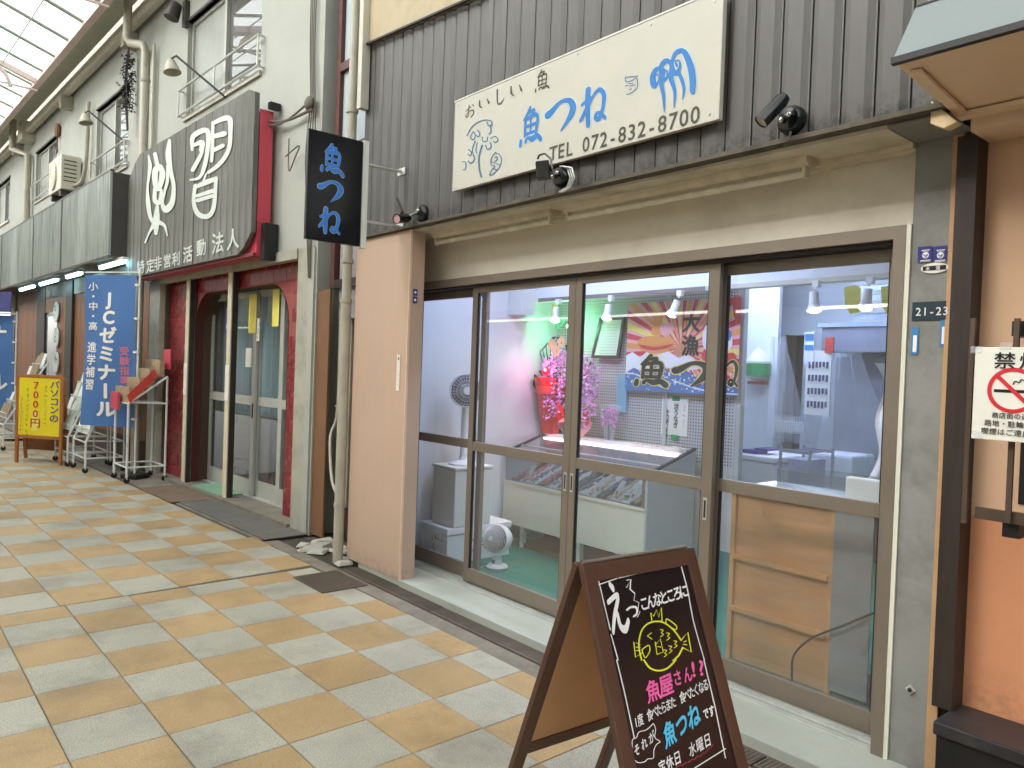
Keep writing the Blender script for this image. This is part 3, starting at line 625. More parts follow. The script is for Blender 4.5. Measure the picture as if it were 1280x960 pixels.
for p, w in (([(650, 515), (655, 545), (690, 540), (725, 520), (730, 580), (690, 620), (660, 630)], 6), ([(655, 515), (735, 508)], 6), ([(670, 560), (700, 555)], 5), ([(680, 575), (715, 565)], 5), ([(648, 575), (665, 570)], 5), ([(690, 590), (680, 600)], 5)):
    stroke(b, PS, zz(660, 0, 5.333, p), w/5.333, DS)
b.build('line_drawings', mat('sign_line_blue', (62, 112, 150), .5), sb)
b = MB(); c0, c1 = at(691.5, 191, y=SY-.0014), at(869, 143, y=SY-.0014)
chs = 'TEL 072-832-8700'; s = .115; tot = (len(chs)-1)*.62
ex = (c1-c0)/tot; sc = .112
for i, ch in enumerate(chs):
    if ch == ' ': continue
    vs, fs, adv = glyph(ch, .012); o_ = c0+ex*(.62*i)
    b.add([Vector((o_.x+p.x*sc*1.0, SY-.0014-p.z, o_.z+(p.y-.36)*sc)) for p in vs], fs)
b.build('phone_lettering', m_ink, sb)
# ---- projecting sign
PX0 = -4.83; pj = thing('projecting_sign', (-4.83, 2.6, 2.45), 'black projecting sign with vertical blue brush lettering on two brackets', 'sign')
# face stands across the street: plane x = PX0
f1, f2, f3, f4 = at(387, 162, x=PX0), at(453.5, 180, x=PX0), at(384, 296, x=PX0), at(449, 308, x=PX0)
ya, yb, zt, zb = (f1.y+f3.y)/2, (f2.y+f4.y)/2, f1.z, f3.z
bx('face', m_psign, (PX0-.004, PX0, ya, yb, zb, zt), pj)
bx('case', m_psign, (PX0-.035, PX0-.004, ya-.008, yb+.008, zb-.012, zt+.012), pj, bevel=.004)
bx('frame_edge', m_white, (PX0-.045, PX0+.006, yb+.009, yb+.05, zb-.02, zt+.02), pj)
PJ = lambda x, y: at(x, y, x=PX0)
for w, m, d in ((1.5, m_blued, Vector((.0007, 0, 0))), (1.25, mat('projecting_blue', (64, 132, 220), .4), Vector((.0016, 0, 0)))):
    b = MB(); f = lambda x, y: (380+x/5.333, 150+y/5.333)
    for ch, tl, tr, bl in (('魚', (125, 150), (262, 190), (120, 335)), ('つ', (105, 378), (252, 408), (105, 530)), ('ね', (105, 580), (240, 612), (100, 740))):
        brush(b, ch, PJ, f(*tl), f(*tr), f(*bl), d, w)
    b.build('brush_lettering' if w < 1.4 else 'lettering_outline', m, pj)
for pa, pb in (((460, 206), (513, 221)), ((460, 277), (500, 284))):
    a = at(*pa, x=PX0-.03); a.y = yb+.02; c = at(*pb, y=2.94); b = MB().bar(a, Vector((a.x+.02, 2.945, a.z-.0)), .03, .012)
    b.box(a.x-.03, a.x+.07, 2.934, 2.942, a.z-.025, a.z+.025); b.build('bracket', m_steel, pj)
# ---- spotlights on the cladding
def spot(name, label, base, head, r, ln, aim, lens, box=False):
    t = thing(name, base, label, 'lamp', 'black spotlights on the cladding'); base = Vector(base); head = Vector(head); aim = Vector(aim).normalized()
    b = MB(); b.lathe([(0, 0), (.062, 0), (.06, .022), (.045, .038), (0, .042)], base, (0, -1, 0), 22); b.build('mount', m_blackg, t, smooth=True)
    b = MB(); n = base+Vector((0, -.045, 0)); b.tube([base+Vector((0, -.02, .01)), n, (n+head)/2, head], .009, 8); b.build('arm', m_chrome, t, smooth=True)
    b = MB()
    b.ball(base+Vector((.012, -.05, .012)), .012, 8, 5); b.ball(base+Vector((-.022, -.052, -.004)), .012, 8, 5); b.build('wing_nut', m_chrome, t, smooth=True)
    if box:
        b = MB(); b.bar(head-aim*ln/2, head+aim*ln/2, r*2, r*3.2); b.build('lamp_head', m_blackg, t, bevel=.005)
    else:
        b = MB(); b.lathe([(0, -ln/2), (r*.8, -ln/2), (r, -ln*.35), (r, ln/2), (r*.92, ln/2), (r*.92, ln/2-.01), (0, ln/2-.01)], head, aim, 20); b.build('lamp_head', m_blackg, t, smooth=True)
        MB().lathe([(0, 0), (r*.9, 0), (r*.9, .002), (0, .002)], head+aim*(ln/2-.008), aim, 20).build('lens', lens, t)
    return t
base = at(991, 151, y=2.94); head = at(966, 137, y=2.80); s1 = spot('spotlight', 'black cylindrical spotlight with a pale lens right of the cream sign board', base, head, .031, .145, (-.30, -.38, -.55), m_lens)
MB().tube([base+Vector((.01, -.03, -.055)), base+Vector((.01, -.04, -.09)), base+Vector((-.02, -.02, -.11))], .005, 6).build('cable', m_cable, s1, smooth=True)
base = at(703, 221, y=2.94); head = at(679, 213, y=2.80); s2 = spot('spotlight', 'black boxy spotlight with a looped cable just below the cream sign board', base, head, .030, .075, (-.7, -.6, -.1), m_lens, box=True)
MB().tube([at(*p, y=2.79) for p in ((672, 199), (674, 194), (681, 192), (688, 198), (691, 212), (693, 219))], .006, 6).build('cable', m_blackg, s2, smooth=True)
for k in range(3):
    MB().tube([at(*p, y=2.86-.01*k) for p in ((700+k*2, 208), (709+k*3, 210), (713+k*2.5, 222), (709+k*2, 234), (699+k*2, 240))], .0045, 6).build('spare_wire', m_steel, s2, smooth=True)
base = at(529, 267, y=2.94); head = at(503, 273, y=2.78); s3 = spot('spotlight', 'black spotlight with a pinkish lens above the peach pillar', base, head, .034, .13, (.25, -.75, -.2), mat('pink_lens', (216, 168, 170), .25))
MB().bar(at(495, 251, y=2.80), at(502, 268, y=2.78), .02, .05).build('visor', m_side, s3)
# ---- unlit tube fixtures
for (xa, xb, lab) in ((-4.62, -3.36, 'unlit strip light with a bare tube under the left half of the brown cladding'), (-3.25, -1.72, 'unlit strip light with a bare tube under the right half of the brown cladding')):
    t = thing('strip_light', ((xa+xb)/2, 3.1, 2.55), lab, 'strip light', 'unlit strip lights over the doors')
    b = MB(); b.prism([(xa, 3.07, 2.597), (xa, 3.075, 2.56), (xa, 3.10, 2.545), (xa, 3.15, 2.545), (xa, 3.17, 2.56), (xa, 3.175, 2.597)], (xb-xa, 0, 0)); b.build('housing', m_fix, t)
    for x in (xa+.012, xb-.03): MB().box(x, x+.018, 3.09, 3.13, 2.495, 2.546).build('lamp_holder', m_fix, t, bevel=.003)
    MB().tube([(xa+.03, 3.11, 2.513), (xb-.03, 3.11, 2.513)], .0155, 12).build('tube', m_tube, t, smooth=True)
# ================================================================== BLACKBOARD SIGN on the pavement
H1, H2 = Vector((-1.657, 1.692, 1.0)), Vector((-1.617, 2.211, 1.0)); hax = (H2-H1).normalized(); hn = Vector((hax.y, -hax.x, 0)); wid = (H2-H1).length
ab = thing('blackboard_sign', (-1.63, 1.95, 0), 'brown folding blackboard sign with hand lettered fish shop message', 'sign')
def leaf(sgn, spread, name):
    """one leaf of the folding sign: returns map from (a along hinge 0..w, d down the slope) to space, and its outward normal"""
    dn = (hn*sgn*spread+Vector((0, 0, -1))).normalized(); nrm = (hn*sgn-Vector((0, 0, -1))*(-spread)*1).normalized()
    nrm = hax.cross(dn)*(1 if sgn < 0 else 1)
    if nrm.dot(hn*sgn) < 0: nrm = -nrm
    return (lambda a, d, o=0: H1+hn*sgn*.012+hax*a+dn*d+nrm*o), nrm, dn
def slab(fn, a0, a1, d0, d1, o0, o1, name, m, par, **k):
    b = MB(); b.add([fn(a0, d0, o0), fn(a1, d0, o0), fn(a1, d1, o0), fn(a0, d1, o0), fn(a0, d0, o1), fn(a1, d0, o1), fn(a1, d1, o1), fn(a0, d1, o1)],
                    [(0, 3, 2, 1), (4, 5, 6, 7), (0, 1, 5, 4), (1, 2, 6, 5), (2, 3, 7, 6), (3, 0, 4, 7)]); return b.build(name, m, par, **k)
for sgn, spread, nm in ((1, .395, 'front'), (-1, .385, 'back')):
    fn, nrm, dn = leaf(sgn, spread, nm); Ls = 1/(-dn.z)*1.0; w = wid; st = .05
    slab(fn, 0, st, 0, Ls, -.011, .011, 'stile', m_aboard, ab, bevel=.002); slab(fn, w-st, w, 0, Ls, -.011, .011, 'stile', m_aboard, ab, bevel=.002)
    slab(fn, st, w-st, 0, .055, -.0105, .0105, 'top_rail', m_aboard, ab); slab(fn, st, w-st, .735, .785, -.0105, .0105, 'bottom_rail', m_aboard, ab)
    if sgn > 0:
        bd = slab(fn, st, w-st, .055, .735, -.004, .005, 'writing_panel', m_chalk, ab); slab(fn, st, w-st, .056, .734, -.009, -.005, 'hardboard_back', m_hard, ab); FFN, FNRM = fn, nrm
    else: slab(fn, st, w-st, .055, .735, -.006, .006, 'hardboard_back', m_hard, ab)
MB().tube([H1+hax*.02+Vector((0, 0, .004)), H1+hax*(wid-.02)+Vector((0, 0, .004))], .007, 8).build('piano_hinge', m_alu, ab)
_pf = FFN(0, 0, .006)
def PB(x, y):
    d = _ray(x, y); return ORG+d*((_pf-ORG).dot(FNRM)/d.dot(FNRM))
DB = FNRM*.0006
def zb1(pts): return zz(740, 690, 7.111, pts)
def zb2(pts): return zz(760, 825, 7.111, pts)
cw, cy_, cp_, cb_, crd = MB(), MB(), MB(), MB(), MB()
for p in ([(52, 230), (160, 690)], [(168, 735), (230, 960)], [(42, 296), (220, 235)], [(235, 232), (400, 192)], [(435, 186), (520, 170)], [(540, 166), (815, 104)], [(772, 60), (845, 330), (900, 620), (995, 960)]):
    stroke(cw, PB, zb1(p), 1.3, DB, smooth=len(p) > 3)
for p in ([(75, 0), (140, 270), (230, 690)], [(850, 0), (945, 400), (1040, 870)], [(770, 960), (1040, 790)], [(310, 250), (345, 245), (335, 330), (375, 365)]): stroke(cw, PB, zb2(p) if p[0][0] != 310 else zb1(p), 1.4, DB, smooth=False)
for ch, tl, tr, bl in (('え', (95, 300), (255, 265), (180, 720)), ('っ', (300, 460), (395, 440), (320, 590))):
    f = lambda p: zb1([p])[0]; brush(cw, ch, PB, f(tl), f(tr), f(bl), DB, .95)
stroke(cw, PB, zb1([(305, 315), (345, 248), (340, 330), (380, 368), (370, 430), (415, 450), (405, 520), (425, 530), (400, 580)]), .8, DB, smooth=False)
def blk(mb, s, q0, q1, em, up, bold=.02, zf=zb1, rise=0):
    """a line of block lettering from q0 to q1, em = em size along the baseline, up = vector of one em up (tracing units)"""
    n = len(s)
    for i, ch in enumerate(s):
        if ch == ' ': continue
        vs, fs, adv = glyph(ch, bold); t = i/max(1, n-1); ox = q0[0]+(q1[0]-q0[0])*t; oy = q0[1]+(q1[1]-q0[1])*t
        ang = ((q1[0]-q0[0]), (q1[1]-q0[1])); l = math.hypot(*ang); ux, uy = ang[0]/l*em, ang[1]/l*em
        _so[0] = (_so[0]+1) % 14; off = DB*(1+.08*_so[0])
        mb.add([PB(*zf([(ox+ux*p.x+up[0]*(p.y-.36), oy+uy*p.x+up[1]*(p.y-.36))])[0])+off+FNRM*p.z for p in vs], fs)
blk(cw, 'こんなところに', (462, 460), (812, 350), 84, (-26, -130), .028)
# crowned fish
for p, w in (([(440, 960), (415, 830), (440, 700), (510, 630), (620, 622), (720, 690), (790, 785)], 2), ([(805, 850), (770, 920), (720, 965)], 2.2), ([(425, 825), (370, 800), (385, 935), (440, 900)], 1.4), ([(390, 845), (425, 850)], 1.2), ([(395, 875), (425, 880)], 1.2),
             ([(790, 785), (850, 715), (880, 890), (805, 850)], 1.6), ([(815, 800), (835, 790)], 1.2), ([(810, 820), (840, 825)], 1.2), ([(530, 610), (520, 540), (545, 570), (570, 515), (590, 580), (615, 495), (620, 610)], 1.3), ([(655, 630), (665, 595), (745, 655), (735, 690), (655, 635)], 1.3),
             ([(525, 720), (490, 745), (530, 775)], 1.2), ([(440, 870), (500, 830), (510, 880), (470, 940), (440, 870)], 1.3), ([(560, 800), (575, 910)], 1.1), ([(560, 830), (605, 770), (630, 890), (575, 910)], 1.1), ([(580, 840), (610, 845)], 1.)):
    stroke(cy_, PB, zb1(p), w, DB, smooth=len(p) > 4 and p[0] != (530, 610))
for cx, cyy in ((620, 720), (675, 750), (740, 820), (695, 865), (650, 900)): stroke(cy_, PB, zb1([(cx-15, cyy-30), (cx+12, cyy-25), (cx-5, cyy), (cx+14, cyy+12), (cx-12, cyy+34)]), 1.0, DB)
for p in ([(318, 0), (370, 70), (450, 95), (530, 70), (600, 0)],): stroke(cy_, PB, zb2(p), 2.2, DB)
blk(cp_, '魚屋', (400, 275), (515, 225), 138, (-30, -200), .03, zb2); blk(cp_, 'さん', (615, 160), (705, 130), 84, (-26, -150), .03, zb2)
blk(cp_, '!?', (755, 80), (825, 68), 150, (-24, -185), .03, zb2)
blk(cw, '1度 食べたらまた 食べたくなる', (245, 555), (865, 222), 60, (-20, -112), .012, zb2)
blk(cb_, '魚つね', (545, 655), (760, 500), 130, (-30, -230), .035, zb2)
blk(cw, 'です', (868, 478), (918, 455), 52, (-14, -105), .04, zb2)
blk(cw, 'それが', (255, 800), (385, 690), 66, (-16, -110), .02, zb2)
stroke(cw, PB, zb2([(400, 565), (340, 620), (275, 640), (250, 690), (215, 710), (215, 790), (220, 860), (260, 910), (320, 905), (350, 880), (400, 870), (405, 800), (430, 750), (460, 725), (415, 690), (420, 610), (400, 565)]), 1.0, DB)
blk(cw, '定休日 水曜日', (480, 950), (880, 715), 74, (-22, -128), .014, zb2)
stroke(crd, PB, zb2([(605, 955), (650, 930), (655, 940), (700, 905), (705, 915), (750, 880), (760, 890), (800, 850), (810, 860), (850, 820), (860, 830), (900, 775), (910, 785), (935, 745)]), .7, DB, smooth=False)
for b, m, n in ((cw, m_cw, 'white_marker_writing'), (cy_, m_cy, 'yellow_fish_drawing'), (cp_, m_cp, 'pink_marker_writing'), (cb_, m_cb, 'blue_marker_writing'), (crd, m_cr, 'red_underline')): b.build(n, m, bd)
# ================================================================== SHOP INTERIOR
def sbx(nm, m, b, **k): return bx(nm, m, b, shop, **k)
sbx('interior_floor', m_ifloor, (-5.3, -1.17, 3.41, 8.0, .02, .06))
sbx('interior_wall', m_iwall, (-5.3, -5.2, 3.41, 8.0, .06, 2.7))
sbx('interior_wall', m_iwall, (-1.32, -1.2, 3.50, 8.0, .06, 2.7))
sbx('interior_wall', m_kwall, (-5.2, -1.3, 7.9, 8.0, .06, 2.7))
sbx('ceiling', m_iwall, (-5.3, -1.17, 3.31, 8.0, 2.70, 2.78))
sbx('ceiling_beam', m_ibeam, (-5.2, -1.3, 4.45, 4.66, 2.235, 2.70))
sbx('beam_rail', m_rail, (-4.95, -3.2, 4.435, 4.449, 2.215, 2.245)); sbx('beam_rail', m_gut, (-3.2, -1.35, 4.435, 4.449, 2.215, 2.245))
sbx('wall_box', m_iwall, (-5.2, -5.0, 4.3, 4.449, 2.10, 2.50))
# pegboard partition: two panels with rows of holes
PY = 4.90
pg = thing('pegboard', (-4.2, PY, 0), 'pale pegboard partition behind the fish showcase', 'pegboard')
b = MB().box(-5.19, -3.88, PY, PY+.03, .3, 2.46).box(-3.86, -3.22, PY, PY+.03, .3, 2.46); b.build('panel', m_peg, pg, kind='stuff')
b = MB()
for i in range(78):
    x = -5.17+i*.025
    if -3.89 < x < -3.85: continue
    for j in range(60):
        z = .95+j*.025; b.add([(x+.0065*math.cos(a), PY-.001, z+.0065*math.sin(a)) for a in (.5, 1.55, 2.6, 3.65, 4.7, 5.75)], [(0, 1, 2, 3, 4, 5)])
b.build('peg_holes', m_hole, pg, kind='stuff')
for x in (-3.87, -3.19): MB().box(x-.018, x+.018, PY-.012, PY+.04, .06, 2.46).build('upright', m_caseg, pg)
# fish banner
BY = 4.84
bn = thing('fish_banner', (-3.75, BY, 1.49), 'bright big catch banner with rising rays, waves and black lettering on the pegboard', 'banner')
x0, x1, z0, z1 = -4.26, -3.17, 1.475, 2.205; bw, bh = x1-x0, z1-z0
mk = lambda n, c: mat('banner_'+n, c, .75, var=.04)
b_y, b_o, b_r, b_pk, b_w, b_bl, b_k = mk('yellow', (236, 214, 110)), mk('orange', (228, 150, 84)), mk('red', (206, 60, 76)), mk('pink', (236, 168, 176)), mk('white', (236, 230, 236)), mk('blue', (44, 60, 160)), mk('black', (26, 22, 26))
def fl(u, v, o=0): return Vector((x0+u*bw, BY-.0015-o+0*u, z1-v*bh))
b = MB(); b.grid(lambda u, v: Vector((x0+u*bw, BY, z0+v*bh)), 24, 2); b.build('cloth', b_pk, bn)
rb = {0: MB(), 1: MB(), 2: MB(), 3: MB()}; cu, cv = .52, .52
def clip(a, u0, v0):
    du, dv = math.cos(a), math.sin(a)*bw/bh; ts = []
    if du: ts += [((1 if du > 0 else 0)-u0)/du]
    if dv: ts += [((.92 if dv > 0 else 0)-v0)/dv]
    t = min(q for q in ts if q > 0); return u0+du*t, v0+dv*t
for k in range(44):
    a0, a1 = 2*math.pi*k/44, 2*math.pi*(k+.62)/44
    mid = [clip(a0, cu, cv), clip((a0+a1)/2, cu, cv), clip(a1, cu, cv)]
    rb[(k*3) % 4].add([fl(cu, cv, .0002), fl(*mid[0], .0002), fl(*mid[1], .0002), fl(*mid[2], .0002)], [(0, 1, 2, 3)])
for k, m in enumerate((b_y, b_r, b_o, b_r)): rb[k].build('ray_stripes', m, bn, kind='stuff')
def blob(pts, m, nm, o=.001):
    q = catmull(pts+[pts[0]], 5)[:-1]; b = MB(); b.add([fl(u, v, o) for u, v in q], [tuple(range(len(q)))]); return b.build(nm, m, bn)
blob([(.12, .42), (.2, .38), (.42, .4), (.46, .46), (.38, .56), (.2, .56), (.1, .5)], b_o, 'treasure_boat'); blob([(.2, .1), (.38, .12), (.34, .2), (.36, .36), (.24, .36), (.26, .2)], b_o, 'boat_sail', .0014)
blob([(.12, .47), (.28, .5), (.44, .47), (.4, .51), (.28, .54), (.16, .52)], b_r, 'boat_stripe', .0018)
blob([(.32, .26), (.42, .24), (.44, .34), (.34, .37)], b_pk, 'boat_disc', .0018)
blob([(.72, .28), (.84, .24), (.92, .34), (.94, .5), (.84, .58), (.72, .52), (.7, .38)], b_w, 'seated_figure'); blob([(.78, .2), (.85, .16), (.88, .24), (.8, .26)], b_bl, 'hat', .0014); blob([(.72, .52), (.8, .6), (.95, .56), (.97, .64), (.8, .7), (.7, .62)], b_r, 'red_fish', .0016)
blob([(.84, .3), (.93, .34), (.92, .44), (.86, .4)], b_bl, 'sleeve', .0016); blob([(.93, .0), (.995, .0), (.995, .22), (.95, .2)], b_r, 'corner_fish', .0014)
b = MB(); q = [(0, .8), (.08, .74), (.18, .78), (.3, .7), (.42, .76), (.56, .74), (.66, .82), (.78, .78), (.9, .86), (1, .84), (1, 1), (0, 1)]; b.add([fl(u, v, .0012) for u, v in q], [tuple(range(len(q)))]); b.build('sea', b_bl, bn)
b = MB(); q = [(0, .6), (.06, .56), (.14, .62), (.2, .56), (.3, .6), (.4, .55), (.5, .62), (.58, .58), (.66, .66), (.76, .64), (.84, .7), (.6, .75), (.3, .73), (.1, .77), (0, .8)]; b.add([fl(u, v, .0009) for u, v in q], [tuple(range(len(q)))]); b.build('foam', b_w, bn)
b = MB(); rng = random.Random(3)
for k in range(190):
    u, v = rng.random(), rng.uniform(.66, .98); r = rng.uniform(.003, .010); b.add([fl(u+r*math.cos(a), v+r*1.4*math.sin(a), .0016) for a in (0, 1.2, 2.5, 3.7, 5)], [(0, 1, 2, 3, 4)])
for p in ([(.0, .8), (.12, .82), (.25, .9), (.4, .96)], [(.45, .86), (.6, .92), (.8, .97), (1, .98)], [(.7, .84), (.85, .88), (1., .9)]): stroke(b, lambda u, v: fl(u, v), p, .014, Vector((0, -.0017, 0)))
b.build('spray', b_w, bn, kind='stuff')
PF = lambda u, v: fl(u, v)
for w, m, d, nm in ((2.1, b_y, Vector((0, -.0022, 0)), 'lettering_outline'), (1.5, b_k, Vector((0, -.0034, 0)), 'banner_lettering')):
    b = MB()
    brush(b, '魚', PF, (.12, .60), (.40, .60), (.12, .93), d, w); brush(b, 'つ', PF, (.48, .64), (.77, .64), (.48, .92), d, w); brush(b, 'ね', PF, (.83, .62), (1.0, .62), (.83, .92), d, w*.8)
    b.build(nm, m, bn)
b = MB()
for ch, v in (('大', .24), ('漁', .49)): letters(b, ch, fl(.6, v, .004), (.17, 0, 0), (0, 0, .17), .035)
b.build('vertical_lettering', b_k, bn)
# framed licence, poster, blue board
fr = thing('framed_notice', (-4.5, 4.86, 1.75), 'dark framed notice leaning left of the fish banner', 'picture')
q = [Vector(p) for p in ((-4.60, PY-.03, 2.10), (-4.31, PY-.03, 2.10), (-4.345, PY-.045, 1.74), (-4.67, PY-.045, 1.74))]
b = MB(); w = .026
inn = [q[0]+Vector((w, 0, -w)), q[1]+Vector((-w, 0, -w)), q[2]+Vector((-w, 0, w)), q[3]+Vector((w, 0, w))]
for k in range(4):
    k2 = (k+1) % 4; b.prism([q[k], q[k2], inn[k2], inn[k]], (0, -.02, 0))
b.build('frame', mat('frame_wood', (58, 38, 40), .4), fr); b = MB(); b.prism([p+Vector((0, -.004, 0)) for p in inn], (0, -.003, 0)); pn = b.build('paper', m_board, fr)
b = MB()
for k in range(11): z = 2.03-k*.025; b.box(-4.58-.0*k, -4.38, PY-.053, PY-.0525, z, z+.005)
b.build('print_lines', m_caseg, pn, kind='stuff')
po = thing('price_poster', (-3.73, PY-.004, 1.1), 'white handwritten eel reservation poster taped to the pegboard', 'poster')
a, c = at(828, 497, y=PY-.006), at(859, 546, y=PY-.006)
MB().box(a.x, c.x, PY-.008, PY-.004, c.z, a.z).build('paper', m_board, po)
wx = c.x-a.x
letters(MB(), '活うなぎ', (a.x+wx*.56, PY-.0095, a.z-.065), (.052, 0, 0), (0, 0, .052), .025, step=.95, vert=True).build('lettering', b_k, po)
letters(MB(), '予約承ります', (a.x+wx*.22, PY-.0095, a.z-.115), (.048, 0, 0), (0, 0, .044), .022, step=.85, vert=True).build('lettering', b_k, po)
marks(MB(), 5, (a.x+wx*.86, PY-.0095, a.z-.05), (.034, 0, 0), (0, 0, .036), 1.1, 9).build('lettering', m_redink, po)
for z in (a.z+.0, c.z-.018): MB().box(a.x+wx*.4, a.x+wx*.68, PY-.011, PY-.009, z-.02, z+.022).build('green_tape', m_green2, po)
bx('blue_board', mat('pale_blue_board', (136, 176, 200), .5), (-4.38, -4.27, PY-.03, PY-.01, 1.28, 1.60), label='pale blue clipboard hanging on the pegboard left of the banner', cat='clipboard')
# track lights
def tracklight(x, lit, tilt, label):
    t = thing('track_spotlight', (x, 4.42, 2.0), label, 'spotlight', 'small spotlights hanging from the beam rail')
    z0 = 2.214; MB().box(x-.02, x+.02, 4.40, 4.434, z0-.03, z0+.01).build('adapter', m_fan, t)
    c = Vector((x, 4.39, 2.15)); ax = Vector((tilt, -.15, -1)).normalized()
    MB().tube([(x, 4.41, z0-.02), (x, 4.40, 2.17)], .007, 6).build('stem', m_fan, t)
    MB().lathe([(.02, 0), (.026, .0), (.028, .07), (.046, .115), (.042, .115), (.0, .10)], c, ax, 18).build('shade', m_fan, t, smooth=True)
    MB().lathe([(0, .0), (.038, .0), (.038, .012), (.028, .024), (0, .030)], c+ax*.100, ax, 14).build('bulb', e_warm if lit == 1 else (m_white if lit == 0 else lamp_mat('dim_bulb', (255, 230, 190), 3)), t)
    if lit:
        l = bpy.data.lights.new('track_spotlight_light', 'SPOT'); l.energy = 9 if lit == 1 else 4; l.spot_size = R(100); l.spot_blend = .6; l.color = (1, .86, .66); l.shadow_soft_size = .03
        o = bpy.data.objects.new('light', l); COL.objects.link(o); o.parent = t; o.matrix_parent_inverse = Matrix.Translation(-WL[t]); o.location = c+ax*.13; o.rotation_euler = ax.to_track_quat('-Z', 'Y').to_euler()
    return t
tracklight(-4.67, 1, .1, 'leftmost lit track spotlight, shining over the flowers')
tracklight(-4.07, 2, 0, 'track spotlight in front of the framed notice')
tracklight(-3.40, 2, -.35, 'tilted track spotlight in front of the fish banner')
tracklight(-2.37, 1, .15, 'lit track spotlight hanging right of the pegboard')
tracklight(-2.04, 2, 0, 'rightmost track spotlight near the door trim')
for c, col, m, lab in ((Vector((-4.86, 4.72, 2.02)), (.25, 1, .45), e_green, 'tiny green party bulb glowing above the flowers'), (Vector((-4.95, 4.55, 1.62)), (1, .2, .55), e_pink, 'tiny pink party bulb glowing beside the wisteria')):
    t = thing('party_bulb', c, lab, 'light bulb', 'coloured bulbs by the flowers'); MB().ball(c, .014, 10, 6).build('bulb', m, t, smooth=True); MB().tube([c+Vector((0, 0, .012)), c+Vector((.01, .05, .06)), c+Vector((.02, .12, .12))], .003, 5).build('flex', m_stem, t)
    l = bpy.data.lights.new('party_light', 'POINT'); l.energy = 2.0 if m is e_green else 0.9; l.color = col; l.shadow_soft_size = .02
    o = bpy.data.objects.new('light', l); COL.objects.link(o); o.parent = t; o.matrix_parent_inverse = Matrix.Translation(-WL[t]); o.location = c+Vector((.03, -.03, 0))
# ceiling strip lights that light the shop
for x, y, lab, n in ((-3.7, 3.66, 'ceiling strip light just inside the sliding doors', 2.2), (-3.0, 5.4, 'ceiling strip light over the near end of the kitchen', 1.2), (-3.9, 6.1, 'ceiling strip light over the back of the kitchen', 1.2)):
    t = thing('ceiling_light', (x, y, 2.64), lab, 'ceiling light', 'lit strip lights on the shop ceiling')
    MB().box(x-n/2, x+n/2, y-.06, y+.06, 2.66, 2.699).build('housing', m_white, t); MB().box(x-n/2+.03, x+n/2-.03, y-.045, y+.045, 2.63, 2.659).build('diffuser', e_kit, t)
# ---- showcase
sc = thing('fish_showcase', (-4.3, 4.6, 0), 'long cream refrigerated fish showcase with sloping glass top', 'showcase')
X0, X1, Y0, Y1 = -5.17, -3.53, 4.30, 4.86
b = MB().box(X0, X1-.02, Y0, Y0+.03, .25, .63); b.build('front_panel', m_case, sc, bevel=.003)
b = MB().box(X0, X1-.02, Y0-.008, Y0+.0, .61, .632).box(X0, X1-.02, Y0+.03, Y1, .25, .28).box(X0, X1-.02, Y1-.02, Y1, .28, 1.0); b.build('body', m_case, sc)
MB().box(X0+.02, X1-.03, Y0+.031, Y1-.021, .55, .585).build('tray_floor', m_steel, sc)
b = MB(); b.prism([(X1-.019, Y0-.004, .25), (X1-.019, Y1, .25), (X1-.019, Y1, 1.04), (X1-.019, Y0-.004, .872), ], (.019, 0, 0)); b.build('end_panel', m_caseg, sc)
b = MB(); b.bar((X1-.01, Y0-.01, .88), (X1-.01, Y1, 1.05), .03, .014).bar((X0+.01, Y0-.01, .88), (X0+.01, Y1, 1.05), .03, .014); b.build('rim_bar', m_black, sc)
b = MB().box(X1-.05, X1-.02, Y0-.006, Y0+.02, .632, .87); b.build('corner_post', m_alu, sc)
b = MB().box(X0+.02, X1-.05, Y0+.004, Y0+.009, .632, .868); b.build('front_glass', g_case, sc)
b = MB(); b.prism([(X0+.02, Y0+.004, .872), (X0+.02, Y1-.1, 1.02), (X0+.02, Y1-.1, 1.026), (X0+.02, Y0+.004, .878)], (X1-X0-.05, 0, 0)); b.build('top_glass', g_case, sc)
b = MB().box(X0, X1-.02, Y1-.1, Y1, 1.005, 1.045); b.build('back_ledge', m_caseg, sc)
b = MB(); b.bar((X0, Y0+.002, .876), (X1-.04, Y0+.002, .876), .012, .012).bar((X0, Y0+.18, .935), (X1-.04, Y0+.18, .935), .02, .01); b.build('glass_trim', m_steel, sc)
for x in (-4.95, -4.25, -3.65):
    for y in (4.36, 4.82): MB().box(x-.02, x+.02, y-.02, y+.02, .06, .25).build('leg', m_white, sc)
MB().box(X0+.05, X1-.08, Y1-.14, Y1-.11, .985, 1.0).build('added_case_glow', lamp_mat('case_fill_glow', (255, 226, 226), 5), sc)  # glowing bar added only to brighten the trays, no real lamp
rng = random.Random(11)
foods = [mat('fish_pink', (222, 128, 120), .3, var=.3, scale=40), mat('fish_silver', (150, 152, 166), .25, .3, var=.3, scale=30), mat('fish_cream', (222, 196, 160), .4, var=.2, scale=30), mat('fish_grey', (96, 98, 112), .3, var=.3, scale=30)]
MB().box(X0+.02, X1-.06, Y1-.16, Y1-.145, .64, .985).build('inner_back', mat('case_inner', (176, 164, 172), .3), sc)
